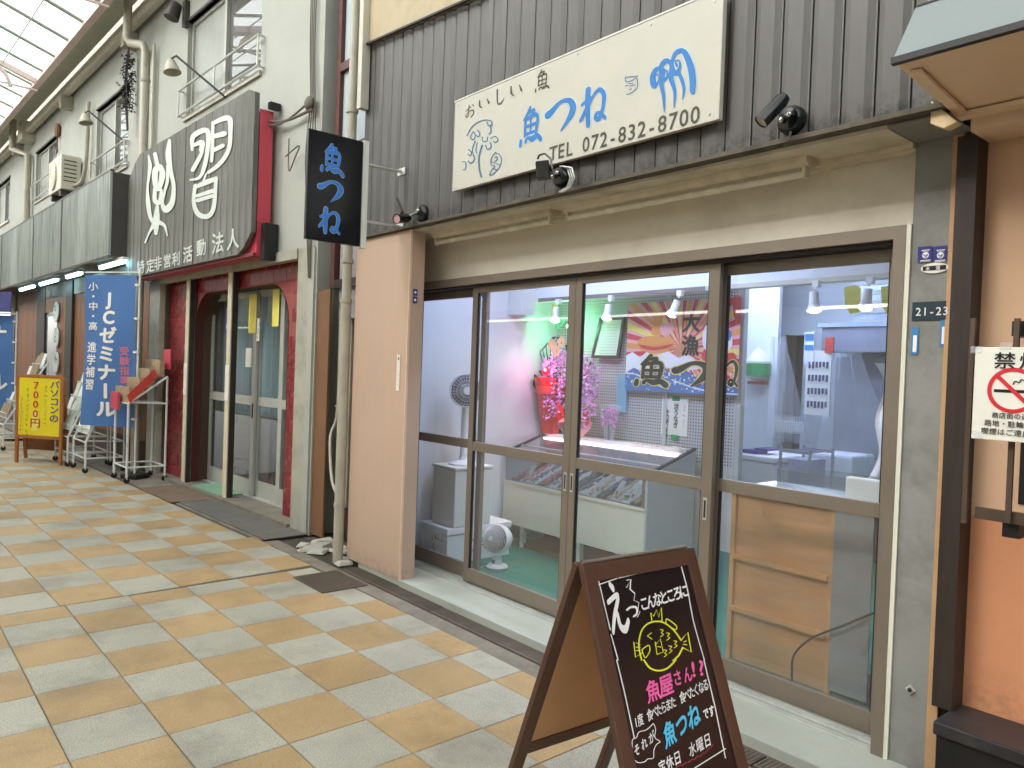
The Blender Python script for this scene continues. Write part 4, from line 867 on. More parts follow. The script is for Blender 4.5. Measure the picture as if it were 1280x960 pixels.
for k in range(13):
    x = X0+.12+k*.115; m = foods[[0, 0, 1, 0, 1, 3, 1, 3, 2, 1, 2, 2, 2][k]]; z_ = lambda y: .625+(y-Y0)*.38
    t = thing('fish_tray', (x, Y0+.2, .6), 'long tray of %s in the showcase, %s' % (['pink fish slices', 'silver fish', 'cream fillets', 'grey shellfish'][foods.index(m)], ['%s from the left' % w for w in ('first', 'second', 'third', 'fourth', 'fifth', 'sixth', 'seventh', 'eighth', 'ninth', 'tenth', 'eleventh', 'twelfth', 'thirteenth')][k]), 'tray', 'fish trays inside the showcase')
    MB().prism([(x-.052, Y0+.03, z_(Y0+.03)), (x-.052, Y1-.18, z_(Y1-.18)), (x-.052, Y1-.18, z_(Y1-.18)+.008), (x-.052, Y0+.03, z_(Y0+.03)+.008)], (.104, 0, 0)).build('tray', m_fan if k % 3 else m_kdark, t)
    b = MB()
    for q in range(12):
        y = Y0+.05+q*.027; u = Vector((rng.uniform(-.9, .9), 1, .4)).normalized(); c = Vector((x+rng.uniform(-.025, .025), y, z_(y)+.022)); b.tube([c-u*.035, c-u*.012, c+u*.018, c+u*.035], .006+.010*rng.random(), 6, .004)
    b.build('fish', m, t, smooth=True, kind='stuff')
    if k in (9, 11):
        MB().ball((x, Y0+.07, z_(Y0+.07)+.03), .022, 7, 4, sx=1.4, sz=.5).build('green_garnish', m_green2, t)
for k, x in enumerate((-4.95, -4.52, -4.12, -3.92, -3.76)):
    b = MB(); b.prism([(x, Y0+.05, .66), (x+.05, Y0+.05, .66), (x+.10, Y0+.10, .79), (x+.05, Y0+.10, .79)], (0, .004, 0)); o = b.build('price_card', m_board, label='small white price card standing in the showcase, %s' % ('far left', 'second from left', 'in the middle', 'second from right', 'far right')[k], cat='price card', group='price cards in the showcase')
    MB().prism([(x+.026, Y0+.056, .68), (x+.042, Y0+.056, .68), (x+.048, Y0+.068, .71), (x+.032, Y0+.068, .71)], (0, .001, 0)).build('writing', m_redink, o)
b = MB()
for k in range(14): x = -4.2+rng.random()*.6; b.ball((x, 4.72+rng.uniform(-.05, .05), 1.055), .016, 6, 4, sx=2, sz=.5)
b.build('sweets', mat('wrapped_goods', (200, 186, 176), .4, var=.5, scale=50), kind='stuff', label='scatter of small wrapped goods on the back ledge of the showcase', cat='goods')
bx('pallet', m_brownm, (-5.0, -3.6, 4.35, 4.75, .061, .10), label='low wooden board on the green floor under the showcase', cat='board')
bx('under_shade', m_black, (-5.15, -3.6, 4.80, 4.86, .06, .25), label='black sheet standing in for the shade under the showcase', cat='board')  # black sheet added to paint the darkness below the case
# ---- flowers
def flowerset():
    t = thing('wisteria_plant', (-4.74, 4.70, 1.05), 'hanging pink artificial wisteria in a pink wrapped pot with red ribbon', 'plant')
    c = Vector((-4.66, 4.66, 1.05)); b = MB(); b.lathe([(0, 0), (.07, 0), (.13, .09), (.15, .13), (.10, .15), (0, .15)], c, n=14)
    for i, p in enumerate(b.v): b.v[i] = p+Vector((math.sin(i*2.1)*.012, 0, math.cos(i*1.7)*.012))
    b.build('wrapped_pot', m_wrap, t, smooth=True)
    b = MB()
    for k in range(9):
        a = k*.8; p = c+Vector((math.cos(a)*.10, -abs(math.sin(a))*.1, .14+.04*(k % 3))); q = p+Vector((math.cos(a)*.09, -.03, .06+.03*(k % 2)))
        b.add([p, q, q+Vector((.03, -.02, -.07)), p+Vector((.02, -.01, -.05))], [(0, 1, 2, 3)])
    b.build('red_bow', m_wrapr, t)
    rg = random.Random(5); b1, b2 = MB(), MB()
    for (dx, top, bot, n) in ((-.32, .68, .12, 300), (-.22, .76, .16, 260), (-.13, .78, .06, 300), (-.04, .76, .22, 240), (.05, .72, .30, 220), (.13, .68, .08, 300), (.20, .62, .20, 240)):
        for k in range(n):
            f = rg.random(); z = top-(top-bot)*f; r = .052*(1-.55*f)+.008; a = rg.random()*6.28
            p = c+Vector((dx*1.05+math.cos(a)*r, math.sin(a)*r-.02, z)); s = rg.uniform(.010, .017); u = Vector((rg.uniform(-1, 1), rg.uniform(-1, 1), rg.uniform(-1, 1))).normalized()*s; v = u.orthogonal().normalized()*s
            (b1 if rg.random() < .7 else b2).add([p-u, p-v*.8, p+u, p+v*.8], [(0, 1, 2, 3)])
    b1.build('pink_blossom', m_petal, t, kind='stuff'); b2.build('lilac_blossom', m_petal2, t, kind='stuff')
    b = MB()
    for a, e in (((0, .13), (-.36, .68)), ((0, .13), (.17, .66)), ((0, .13), (-.15, .8))): b.tube([c+Vector((a[0], 0, a[1])), c+Vector((e[0]*.3, -.01, .45)), c+Vector((e[0], 0, e[1]))], .008, 6)
    b.tube([c+Vector((.12, -.06, .55)), c+Vector((.1, -.07, .4)), c+Vector((.09, -.07, .3))], .006, 5); b.build('stems', m_stem, t)
    for dx, dz in ((-.24, .80), (-.12, .82), (-.18, .74)):
        b = MB()
        for k in range(5):
            a = k*1.257+.3; u = Vector((math.cos(a), -.2, math.sin(a)))*.055; w_ = Vector((-math.sin(a), 0, math.cos(a)))*.03; p = c+Vector((dx, -.08, dz)); b.add([p, p+u*.6+w_, p+u, p+u*.6-w_], [(0, 1, 2, 3)])
        b.ball(c+Vector((dx, -.09, dz)), .012, 6, 4); b.build('orchid_bloom', m_orchid, t)
    b = MB()
    for k in range(4): p = c+Vector((-.26+k*.03, -.02, .92+.02*k)); b.add([p, p+Vector((.05, -.02, .03)), p+Vector((.03, -.02, .09)), p+Vector((-.03, 0, .06))], [(0, 1, 2, 3)])
    b.build('leaves', mat('bright_leaf', (120, 220, 170), .5), t)
flowerset()
t = thing('red_planter', (-5.0, 4.72, 1.05), 'tall red planter with dark twigs and a red bow by the interior wall', 'plant')
c = Vector((-5.04, 4.72, 1.045)); MB().lathe([(0, 0), (.085, 0), (.13, .36), (.145, .36), (.145, .43), (.12, .43), (0, .40)], c, n=18).build('planter', m_potr, t, smooth=True)
b = MB()
for k in range(7): a = -1+k*.33; b.tube([c+Vector((0, 0, .4)), c+Vector((math.sin(a)*.10-.02, 0, .6)), c+Vector((math.sin(a)*.16-.02, -.02, .78+.04*math.cos(a*3))), c+Vector((math.sin(a)*.05+.06, -.02, .88))], .004, 5)
b.build('twigs', m_stem, t)
b = MB()
for k in range(10): a = k*.63; p = c+Vector((math.cos(a)*.06, -.06, .48)); b.add([p, p+Vector((math.cos(a)*.12, -.03, math.sin(a)*.10)), p+Vector((math.cos(a+.5)*.10, -.03, math.sin(a+.5)*.12))], [(0, 1, 2)])
b.build('leaves', m_leaf, t); b = MB(); b.ball(c+Vector((.02, -.08, .56)), .05, 8, 6, sx=1.2, sz=.8); b.lathe([(.128, 0), (.17, .13), (.15, .13), (.12, 0)], c+Vector((0, 0, .38)), n=12); b.build('red_bow', m_wrapr, t, smooth=True)
t = thing('wrapped_bouquet', (-4.33, 4.74, 1.05), 'small cellophane wrapped pink bouquet on the showcase ledge', 'bouquet')
c = Vector((-4.33, 4.74, 1.047)); rg = random.Random(2); b = MB()
for k in range(60): p = c+Vector((rg.uniform(-.07, .07), rg.uniform(-.04, .04), rg.uniform(.12, .27))); b.ball(p, rg.uniform(.010, .02), 5, 3)
b.build('blossom', mat('bouquet_pink', (206, 130, 196), .5, var=.5, scale=60), t, kind='stuff')
MB().tube([c, c+Vector((0, 0, .14))], .012, 6).build('stems', m_leaf, t); MB().lathe([(.03, 0), (.05, .08), (.09, .27), (.10, .30)], c, n=10).build('cellophane', m_curt, t, smooth=True)
# ---- white boxes, fans
bxL = thing('foam_box', (-4.95, 3.65, .06), 'large white foam fish box standing on the green floor', 'box')
MB().box(-5.17, -4.80, 3.44, 4.08, .061, .29).build('tub', m_foam, bxL, bevel=.006); MB().box(-5.18, -4.79, 3.43, 4.09, .291, .345).build('lid', m_foam, bxL, bevel=.006)
letters(MB(), '京', (-4.795, 3.76, .19), (0, .2, 0), (0, 0, .13), .01).build('lettering', m_greypan, bxL); marks(MB(), 2, (-4.95, 3.436, .22), (.16, 0, 0), (0, 0, .08), 1.0, 5).build('printing', m_greypan, bxL)
bxU = thing('tall_white_box', (-4.93, 3.7, .345), 'tall white carton standing on the foam fish box', 'box')
MB().box(-5.10, -4.79, 3.49, 3.86, .347, .80).build('carton', m_white, bxU, bevel=.008); MB().box(-5.11, -4.78, 3.48, 3.87, .801, .825).build('lid', m_white, bxU, bevel=.006)
def fan(base, hr, aim, hh, label, name, stem_r):
    t = thing(name, base, label, 'fan'); base = Vector(base); aim = Vector(aim).normalized()
    MB().lathe([(0, 0), (hr*.85, 0), (hr*.85, .012), (hr*.6, .03), (stem_r*1.3, .04), (stem_r, .07), (0, .07)], base, n=24).build('base', m_fan, t, smooth=True)
    hc = base+Vector((0, 0, hh))+aim*hr*.55; MB().lathe([(stem_r, 0), (stem_r*.8, hh-hr*1.1), (stem_r*1.6, hh-hr*.7), (0, hh-hr*.6)], base+Vector((0, 0, .05)), n=14).build('stand', m_fan, t, smooth=True)
    MB().lathe([(0, -hr*.95), (hr*.5, -hr*.85), (hr*.9, -hr*.4), (hr, .0), (hr, hr*.12), (hr*.93, hr*.12), (hr*.9, 0), (0, 0)], hc, aim, 28).build('housing', m_fan, t, smooth=True)
    g = MB(); u = aim.orthogonal().normalized(); w = aim.cross(u)
    for k in range(28): a = 2*math.pi*k/28; d = u*math.cos(a)+w*math.sin(a); g.tube([hc+aim*hr*.45+d*hr*.2, hc+aim*hr*.34+d*hr*.6, hc+aim*hr*.1+d*hr*.95], hr*.012, 4)
    for r_ in (.4, .6, .8): g.tube([hc+aim*(hr*(.45-.33*r_*r_))+(u*math.cos(a)+w*math.sin(a))*hr*r_ for a in [2*math.pi*k/20 for k in range(21)]], hr*.01, 4)
    g.build('grille', m_fan, t, kind='stuff'); MB().lathe([(0, 0), (hr*.22, 0), (hr*.2, hr*.06), (0, hr*.06)], hc+aim*hr*.44, aim, 16).build('hub', m_fan, t)
    bl = MB()
    for k in range(5): a = k*1.2566; d = u*math.cos(a)+w*math.sin(a); e = aim.cross(d); bl.add([hc+aim*.01+d*hr*.15, hc+aim*hr*.08+d*hr*.5+e*hr*.3, hc+aim*hr*.12+d*hr*.82+e*hr*.2, hc+aim*.01+d*hr*.85-e*hr*.15, hc+d*hr*.4-e*hr*.2], [(0, 1, 2, 3, 4)])
    bl.build('blades', m_fang, t); MB().lathe([(0, 0), (hr*.88, 0)], hc+aim*.002, aim, 24).build('back_disc', m_fang, t)
fan((-4.93, 3.66, .826), .138, (.86, -.5, .02), .60, 'white pedestal fan with a dark grille standing on the tall carton', 'pedestal_fan', .028)
t = thing('circulator_fan', (-4.53, 3.73, .061), 'small white round circulator fan on the green floor', 'fan')
bc = Vector((-4.53, 3.73, .061)); MB().lathe([(0, 0), (.082, 0), (.086, .012), (.075, .026), (.04, .034), (.036, .09), (0, .09)], bc, n=28).build('base', m_fan, t, smooth=True)
hc = bc+Vector((0, 0, .225)); fa_ = Vector((.25, -.95, .18)).normalized()
MB().lathe([(0, -.11), (.05, -.102), (.092, -.07), (.114, -.02), (.116, .02), (.108, .035), (.0, .03)], hc, fa_, 28).build('housing', m_fan, t, smooth=True)
u_ = Vector((0, 0, 1)); u_ = (u_-fa_*u_.dot(fa_)).normalized(); w_ = fa_.cross(u_); g = MB()
for k in range(-12, 13):
    a = k*.0086; hh = math.sqrt(max(0, .106**2-a*a)); g.tube([hc+w_*a+u_*(hh*q)+fa_*(.036+.065*math.sqrt(max(0, 1-(a*a+(hh*q)**2)/.0118))) for q in (-1, -.6, -.2, .2, .6, 1)], .0024, 4)
g.build('grille', m_fan, t, kind='stuff'); MB().lathe([(0, 0), (.104, 0)], hc+fa_*.036, fa_, 24).build('dark_interior', m_fang, t); MB().lathe([(0, 0), (.02, 0), (.018, .006), (0, .006)], hc+fa_*.10, fa_, 14).build('hub', m_fan, t)
bx('switch', m_fang, (-4.545, -4.515, 3.69, 3.695, .10, .13), t)
b = MB(); b.tube(catmull([(-5.15, 3.43, .5), (-5.17, 3.40+.03, .36), (-5.12, 3.42, .2), (-5.0, 3.425, .07), (-4.7, 3.5, .066), (-4.6, 3.6, .066), (-4.62, 3.72, .066)], 5), .004, 5); b.build('fan_cable', m_fan, label='thin white fan cable trailing across the green floor', cat='cable')
# ---- wooden cabinet back, tank
cb = thing('wooden_cabinet', (-2.05, 3.8, .06), 'plywood cabinet back with two battens behind the right sliding door', 'cabinet')
MB().box(-2.37, -1.80, 3.64, 3.65, .061, .97).build('back_panel', m_plywd, cb)
b = MB().box(-2.38, -2.355, 3.622, 3.64, .061, .97).box(-1.815, -1.79, 3.622, 3.64, .061, .97); b.build('side_battens', m_ply2, cb)
for z in (.345, .63): MB().box(-2.355, -1.815, 3.61, 3.64, z-.012, z+.012).build('batten', m_ply2, cb)
MB().box(-2.41, -1.42, 3.60, 4.1, .985, 1.005).build('counter_top', m_white, cb, bevel=.003)
MB().box(-2.38, -1.45, 3.655, 4.05, .061, .065).build('plinth', m_brownd, cb)
MB().box(-2.375, -1.80, 3.652, 4.05, .07, .98).build('carcass', m_plywd, cb)
bx('grey_sheet', m_greypan, (-1.79, -1.60, 3.61, 3.62, .09, .98), label='grey sheet of board leaning beside the plywood cabinet', cat='board')
b = MB(); b.prism([(-1.59, 3.66, .30), (-1.43, 3.66, .30), (-1.43, 3.66, .98), (-1.59, 3.66, .98)], (0, .01, 0)); b.build('brown_board', m_brownm, label='brown board standing at the far right behind the glass', cat='board')
b = MB(); b.tube(catmull([(-1.42, 3.58, .56), (-1.55, 3.59, .54), (-1.70, 3.585, .44), (-1.86, 3.58, .33), (-1.95, 3.575, .22), (-1.955, 3.57, .12), (-1.95, 3.57, .065)], 6), .0055, 7); b.build('black_cable', m_black, label='thick black cable arching in front of the plywood cabinet', cat='cable', smooth=True)
tk = thing('acrylic_tank', (-1.8, 3.85, 1.005), 'clear acrylic tank with white plastic ends on the counter', 'tank')
MB().box(-1.80, -1.60, 3.72, 3.76, 1.006, 1.135).build('end_plate', m_white, tk, bevel=.01); MB().box(-2.2, -1.61, 3.765, 4.0, 1.006, 1.012).build('base', m_kwall, tk)
for q in ((-2.2, -1.62, 3.766, 3.770, 1.013, 1.12), (-2.2, -1.62, 3.99, 3.994, 1.013, 1.12), (-2.2, -2.196, 3.771, 3.989, 1.013, 1.12)): MB().box(*q).build('tank_pane', g_case, tk)
b = MB(); rg = random.Random(4)
b.grid(lambda u, v: Vector((-2.34+u*.3, 3.7+v*.2, 1.008+.03*abs(math.sin(u*9+v*5))*math.sin(math.pi*u)*math.sin(math.pi*v)+.004)), 18, 12); b.build('plastic_film', m_curt, label='crumpled clear film lying on the counter', cat='plastic film', smooth=True)
BX0 = at(1090, 520, y=4.25).x; b = MB(); b.grid(lambda u, v: Vector((BX0+u*.34+.05*math.sin(v*3)-.05*v+.02*math.sin(v*12), 4.25+.05*math.sin(u*11+v*3)+.04*math.sin(v*9), 1.72-v*.75+(.12*(1-v) if u > .4 else .0)*math.sin(u*3))), 20, 24)
b.v = [p+Vector(((1-u_)*0, 0, 0)) for p, u_ in zip(b.v, [0]*len(b.v))]; b.build('hanging_bag', m_cloud, label='crumpled white plastic bag hanging at the right edge of the window', cat='bag', smooth=True)
# ---- kitchen
def kb(nm, m, b, lab=None, cat=None, **k): return bx(nm, m, b, None if lab else shop, label=lab, cat=cat, **k)
KP = 6.6
a, c = at(928, 362, y=KP), at(975, 362, y=KP)
wl = MB().box(-4.95, c.x, KP, KP+.05, .06, 2.7).build('white_partition', m_kwall, shop)
KB = 7.2
d0, d1, dt = at(983, 420, y=KB), at(1003, 421, y=KB), at(990, 419, y=KB).z
b = MB().box(-5.2, d0.x-.02, KB, KB+.06, .06, 2.7).box(d0.x-.02, d1.x+.05, KB, KB+.06, dt, 2.7).box(d1.x+.05, -1.3, KB, KB+.06, .06, 2.7); b.build('kitchen_wall', m_kwall, shop)
MB().box(d0.x, d1.x+.03, KB+.2, KB+.25, .06, dt).build('back_door', m_kdark, shop)
b = MB().box(d0.x-.03, d0.x, KB-.02, KB, .06, dt+.03).box(d1.x+.03, d1.x+.09, KB-.02, KB, .06, dt+.03).box(d0.x, d1.x+.03, KB-.02, KB, dt, dt+.03); b.build('back_door_frame', m_kwall, shop)
hd = thing('extractor_hood', (-3.3, 6.9, 1.9), 'steel extractor hood with a ribbed duct at the back of the kitchen', 'hood')
a, c = at(1028, 408, y=6.7), at(1128, 440, y=6.7); MB().box(a.x, c.x+.4, 6.7, 7.19, c.z, a.z).build('canopy', m_hood, hd); MB().box(a.x-.03, c.x+.4, 6.67, 6.70, a.z-.01, a.z+.03).build('rim', m_duct, hd)
e = at(1075, 345, y=6.95); z = a.z+.04; k = 0
b = MB().box(e.x, e.x+.9, 6.9, 7.18, z, 2.69); b.build('duct', m_duct, hd)
while z < 2.66: MB().box(e.x-.012, e.x+.9, 6.885, 6.9, z, z+.035).build('duct_rib', m_white, hd); z += .085
q = at(1030, 445, y=6.9); MB().box(q.x+.02, q.x+1.2, 7.1, 7.12, .9, q.z-.0).build('splashback', m_hood, hd)
MB().box(at(1040, 500, y=7).x+.2, at(1040, 500, y=7).x+.8, 6.6, 7.09, .06, .75).build('cooker', m_kdark, hd)
tp = thing('tool_rack', (-3.9, 6.5, 1.4), 'white tool panel with rows of dark hooks and utensils in the kitchen', 'rack')
a, c = at(1008, 452, y=6.55), at(1036, 520, y=6.55); MB().box(a.x, c.x, 6.55, 6.57, c.z, a.z+.1).build('panel', m_white, tp)
rg = random.Random(6)
for r_ in range(4):
    b = MB()
    for k in range(6): x = a.x+.03+k*(c.x-a.x-.05)/5.5; z = a.z-.0-r_*.12; b.box(x, x+.014, 6.535, 6.549, z-.045-rg.random()*.02, z)
    b.build('utensil_row', mat('utensil_blue', (60, 66, 110), .4), tp)
MB().box(a.x+.18, a.x+.26, 6.53, 6.549, a.z+.08, a.z+.22).build('red_holder', m_redink, tp)
a = at(1008, 415, y=6.56); b = MB().box(a.x, a.x+.09, 6.54, 6.56, a.z-.30, a.z); o = b.build('hanging_packets', m_kwall, label='blue and white packets hanging on the kitchen wall', cat='packets'); MB().box(a.x+.005, a.x+.085, 6.535, 6.539, a.z-.08, a.z-.02).build('blue_print', m_cyan, o); MB().box(a.x+.005, a.x+.085, 6.535, 6.539, a.z-.17, a.z-.12).build('blue_print', m_cyan, o)
a = at(942, 452, y=KP-.05); t = thing('wall_dispenser', (a.x, KP-.05, a.z), 'white dispenser with a green label on the white partition', 'dispenser')
b = MB(); b.lathe([(0, -.16), (.10, -.14), (.12, .02), (.03, .14), (.0, .15)], (a.x+.08, KP-.1, a.z-.02), n=14); b.build('bottle', m_white, t, smooth=True); MB().lathe([(.125, -.12), (.127, .0), (.125, .0)], (a.x+.08, KP-.1, a.z-.02), n=14).build('green_label', m_green2, t); MB().lathe([(.07, 0), (.05, .03), (0, .03)], (a.x+.08, KP-.1, a.z+.05), n=12).build('green_cap', m_green2, t); MB().box(a.x, a.x+.16, KP-.14, KP-.04, a.z-.22, a.z-.19).build('red_tray', m_redink, t)
a = at(974, 470, y=6.3); b = MB(); b.grid(lambda u, v: Vector((a.x-.1+u*(.12+.28*v), 6.3+.04*math.sin(u*14), 2.0-v*.95)), 22, 8); b.build('plastic_apron', m_curt, label='clear plastic apron hanging left of the dark doorway', cat='apron', smooth=True)
a = at(1045, 440, y=6.2); b = MB(); b.grid(lambda u, v: Vector((a.x-.18*v+u*(.2+.65*v), 6.2+.05*math.sin(u*16), a.z-.0-v*1.05)), 26, 8); b.build('plastic_sheet', m_curt, label='clear plastic sheet spreading down beside the cooker', cat='plastic sheet', smooth=True)
ct = thing('work_counter', (-3.3, 5.9, .06), 'white chest freezer right of the pegboard', 'freezer')
a, c = at(921, 574, y=5.5), at(968, 578, y=5.5); MB().box(a.x, c.x, 5.5, 6.1, .061, .93).build('cabinet', m_foam, ct, bevel=.01); MB().box(a.x-.01, c.x+.01, 5.49, 6.1, .935, .985).build('lid', m_foam, ct, bevel=.01)
b = MB().box(a.x+.02, a.x+.16, 5.55, 5.7, .99, 1.02).box(a.x+.1, a.x+.22, 5.6, 5.8, 1.02, 1.035); b.build('paper_stack', m_navyp, label='dark folders stacked on the white freezer', cat='folders')
sh = thing('wire_shelf', (-2.9, 5.5, .06), 'small chrome wire shelf unit between freezer and cooker', 'shelf')
a, c = at(976, 560, y=5.4), at(1013, 560, y=5.4)
for x in (a.x, c.x):
    for y in (5.4, 5.75): MB().tube([(x, y, .061), (x, y, 1.09)], .012, 8).build('post', m_hood, sh)
for z in (.4, .75, 1.06):
    b = MB()
    for k in range(9): b.bar((a.x, 5.4+k*.043, z), (c.x, 5.4+k*.043, z), .005, .005)
    b.bar((a.x, 5.4, z), (c.x, 5.4, z), .012, .025).bar((a.x, 5.75, z), (c.x, 5.75, z), .012, .025); b.build('shelf', m_hood, sh, kind='stuff')
bx('storage_carton', mat('lilac_carton', (168, 170, 196), .5), (a.x+.05, c.x-.03, 5.43, 5.7, .77, 1.0), label='pale lilac cartons on the chrome wire shelf', cat='carton')
a, c = at(1016, 565, y=5.9), at(1064, 605, y=5.9); o = kb('white_tub', m_kwall, (a.x, c.x, 5.9, 6.3, .061, a.z), 'large white tub covered with film in front of the cooker', 'tub', bevel=.02)
bs = thing('wire_basket', (-3.6, 6.4, 1.15), 'white wire basket on the wall left of the doorway', 'basket')
a, c = at(967, 519, y=6.4), at(1000, 542, y=6.4); b = MB()
for k in range(12): x = a.x+(c.x-a.x)*k/11; b.bar((x, 6.38, c.z), (x, 6.38, a.z), .006, .006)
for k in range(6): z = c.z+(a.z-c.z)*k/5; b.bar((a.x, 6.38, z), (c.x, 6.38, z), .006, .006)
b.build('mesh_front', m_white, bs, kind='stuff'); MB().box(a.x+.02, c.x-.02, 6.42, 6.5, c.z+.01, a.z-.05).build('contents', m_kwall, bs)
for k, (px, w) in enumerate(((1066, 16), (1113, 12))):
    a = at(px, 362, y=4.9); b = MB(); q = [a+Vector((-.06, 0, .02)), a+Vector((.02, 0, .03)), a+Vector((.05, 0, .01)), a+Vector((.06, 0, -.15)), a+Vector((-.01, 0, -.16)), a+Vector((-.05, 0, -.10))]; b.prism(q, (0, .004, 0)); b.build('yellow_paper', m_yelp, label=('pale yellow paper cut-out hanging between the two right spotlights', 'pale yellow paper cut-out hanging at the right edge of the window')[k], cat='decoration', group='yellow paper decorations')
a = at(693, 388, y=4.7); MB().box(a.x-.04, a.x+.05, 4.7, 4.703, a.z-.10, a.z+.06).build('yellow_paper', m_yelp, label='pale yellow paper hanging beside the leftmost spotlight', cat='decoration', group='yellow paper decorations')
# ================================================================== RIGHT BUILDING (orange)
rb_ = thing('orange_building', (-.3, 3.2, 0), 'orange walled building with a dark post, black plinth and grey canopy', 'building')
bx('lower_wall', m_orange, (-1.12, 3.5, 3.3, 3.6, .35, 1.10), rb_); bx('upper_wall', m_peachw, (-1.12, 3.5, 3.298, 3.6, 1.10, 2.58), rb_)
bx('corner_post', m_dark, (-1.160, -1.088, 3.19, 3.4, .35, 2.57), rb_)
b = MB().box(-1.10, 3.5, 3.045, 3.45, .30, .35); b.build('plinth_cap', m_plinth, rb_, bevel=.006)
bx('plinth', m_black, (-1.09, 3.5, 3.06, 3.45, -.02, .299), rb_)
b = MB(); zc = 2.60
b.prism([(-1.12, 2.53, 2.652), (3.5, 2.53, 2.652), (3.5, 3.10, 2.60), (-1.12, 3.10, 2.60)], (0, 0, .02)); b.build('soffit', m_soff, rb_)
bx('soffit_moulding', m_soff, (-1.10, 3.5, 3.0, 3.05, 2.585, 2.602), rb_); MB().prism([(-1.10, 2.60, 2.640), (-1.065, 2.60, 2.640), (-1.065, 3.0, 2.602), (-1.10, 3.0, 2.602)], (0, 0, -.012)).build('soffit_moulding', m_soff, rb_)
bx('bracket_beam', m_soff, (-1.085, 3.5, 3.101, 3.3, 2.555, 2.60), rb_)
b = MB(); b.prism([(-1.128, 2.515, 2.647), (-1.128, 2.515, 2.668), (-1.128, 2.54, 2.668), (-1.128, 2.54, 2.647)], (4.64, 0, 0)); b.build('canopy_edge', m_black, rb_)
b = MB(); b.prism([(-1.126, 2.53, 2.669), (-1.126, 2.68, 2.885), (-1.126, 3.2, 2.885), (-1.126, 3.2, 2.669)], (4.64, 0, 0)); b.build('canopy_fascia', m_awn, rb_)
b = MB(); b.prism([(-1.115, 2.684, 2.887), (-1.115, 2.74, 2.897), (-1.115, 2.90, 3.5), (-1.115, 3.2, 3.5), (-1.115, 3.2, 2.887)], (4.6, 0, 0)); b.build('canopy_upper', m_awn, rb_); bx('canopy_joint', m_black, (-1.12, 3.5, 2.676, 2.74, 2.885, 2.892), rb_)
bx('upper_storey', m_awn, (-1.08, 3.5, 3.2, 3.6, 2.67, 6.5), rb_)
b = MB(); b.prism([at(1164, 126, y=2.93), at(1196, 152, y=2.93), at(1180, 160, y=2.93), at(1163, 154, y=2.93)], (0, .05, 0)); b.build('torn_filler', mat('torn_cream', (222, 200, 160), .8, bump=.6, bscale=40), rb_)
# recessed dark window with a metal grille
x_, z_ = at(1246, 500, y=3.29).x, 0
MB().box(-.93, 2.0, 3.292, 3.297, 1.17, 1.83).build('window', m_black, rb_)
gr = thing('metal_window_grille', (-.6, 2.9, 1.1), 'brown metal bar grille standing off the orange wall behind the no smoking notice', 'grille')
for px in (1217, 1272): a = at(px, 398, y=2.9); c = at(px-3, 655, y=2.9); MB().box(a.x-.008, a.x+.008, 2.893, 2.909, c.z, a.z).build('bar', m_alud if False else mat('bronze_bar', (92, 76, 66), .4, .3), gr)
for k in range(1, 9): MB().box(-.73+k*.17, -.706+k*.17, 2.888, 2.912, 1.13, 1.83).build('bar', mat('bronze_bar', (92, 76, 66)), gr)
MB().box(-.95, 1.0, 2.914, 2.93, 1.15, 1.19).build('rail', mat('bronze_bar', (92, 76, 66)), gr); MB().box(-.85, 1.0, 2.914, 2.93, 1.70, 1.73).build('rail', mat('bronze_bar', (92, 76, 66)), gr)
for z in (1.12, 1.80): MB().box(-.87, -.82, 2.93, 3.29, z-.02, z+.03).build('stand_off', m_black, gr)
ns = thing('no_smoking_sign', (-.72, 2.86, 1.43), 'white no smoking notice tied to the metal grille', 'sign')
a, c = at(1218, 434, y=2.86), at(1215, 548, y=2.86); xL, zt, zb = (a.x+c.x)/2, a.z, c.z; wS = .40
MB().box(xL, xL+wS, 2.86, 2.865, zb, zt).build('board', m_board, ns, bevel=.002)
a = at(1268, 452, y=2.858); b = MB(); letters(b, '禁煙', (at(1256, 451, y=2.858).x, 2.8585, at(1256, 451, y=2.858).z), (.066, 0, 0), (0, 0, .058), .012, step=1.12); b.build('heading', m_ink if False else m_black, ns)
cc = at(1266, 488, y=2.858); r0 = .075; b = MB(); n = 40
b.add([cc+Vector((math.cos(2*math.pi*k/n)*r, 0, math.sin(2*math.pi*k/n)*r)) for r in (r0, r0*.83) for k in range(n)], [(k, (k+1) % n, n+(k+1) % n, n+k) for k in range(n)])
b.add([cc+Vector(p) for p in ((-r0*.66, -.0004, r0*.54), (-r0*.54, -.0004, r0*.66), (r0*.66, -.0004, -r0*.54), (r0*.54, -.0004, -r0*.66))], [(0, 1, 2, 3)]); b.build('prohibition_ring', m_nsred, ns)
b = MB().box(cc.x-.055, cc.x+.04, 2.8588, 2.8592, cc.z-.008, cc.z+.002).box(cc.x+.044, cc.x+.052, 2.8588, 2.8592, cc.z-.008, cc.z+.002)
stroke(b, lambda x, y: cc+Vector((x, .0004, y)), [(.0, .02), (.005, .03), (.018, .027), (.022, .036), (.036, .03), (.04, .016), (.05, .01)], .0035, Vector((0, -.0006, 0))); b.build('cigarette', m_black, ns)
for k, (s_, py, em) in enumerate((('商店街の通路・', 519, .021), ('路地・駐輪場での', 528.5, .0225), ('喫煙はご遠慮下さい', 538.5, .0235))):
    p0 = at((1244, 1235, 1231)[k], py, y=2.8585); letters(MB(), s_, p0, (em, 0, 0), (0, 0, em), .008, step=1.02).build('small_print', m_ink, ns)
for p in ((1218, 437), (1219, 543), (1255, 432)): a = at(*p, y=2.856); MB().box(a.x-.012, a.x+.02, 2.856, 2.859, a.z-.012, a.z+.012).build('clear_tape', m_curt, ns)
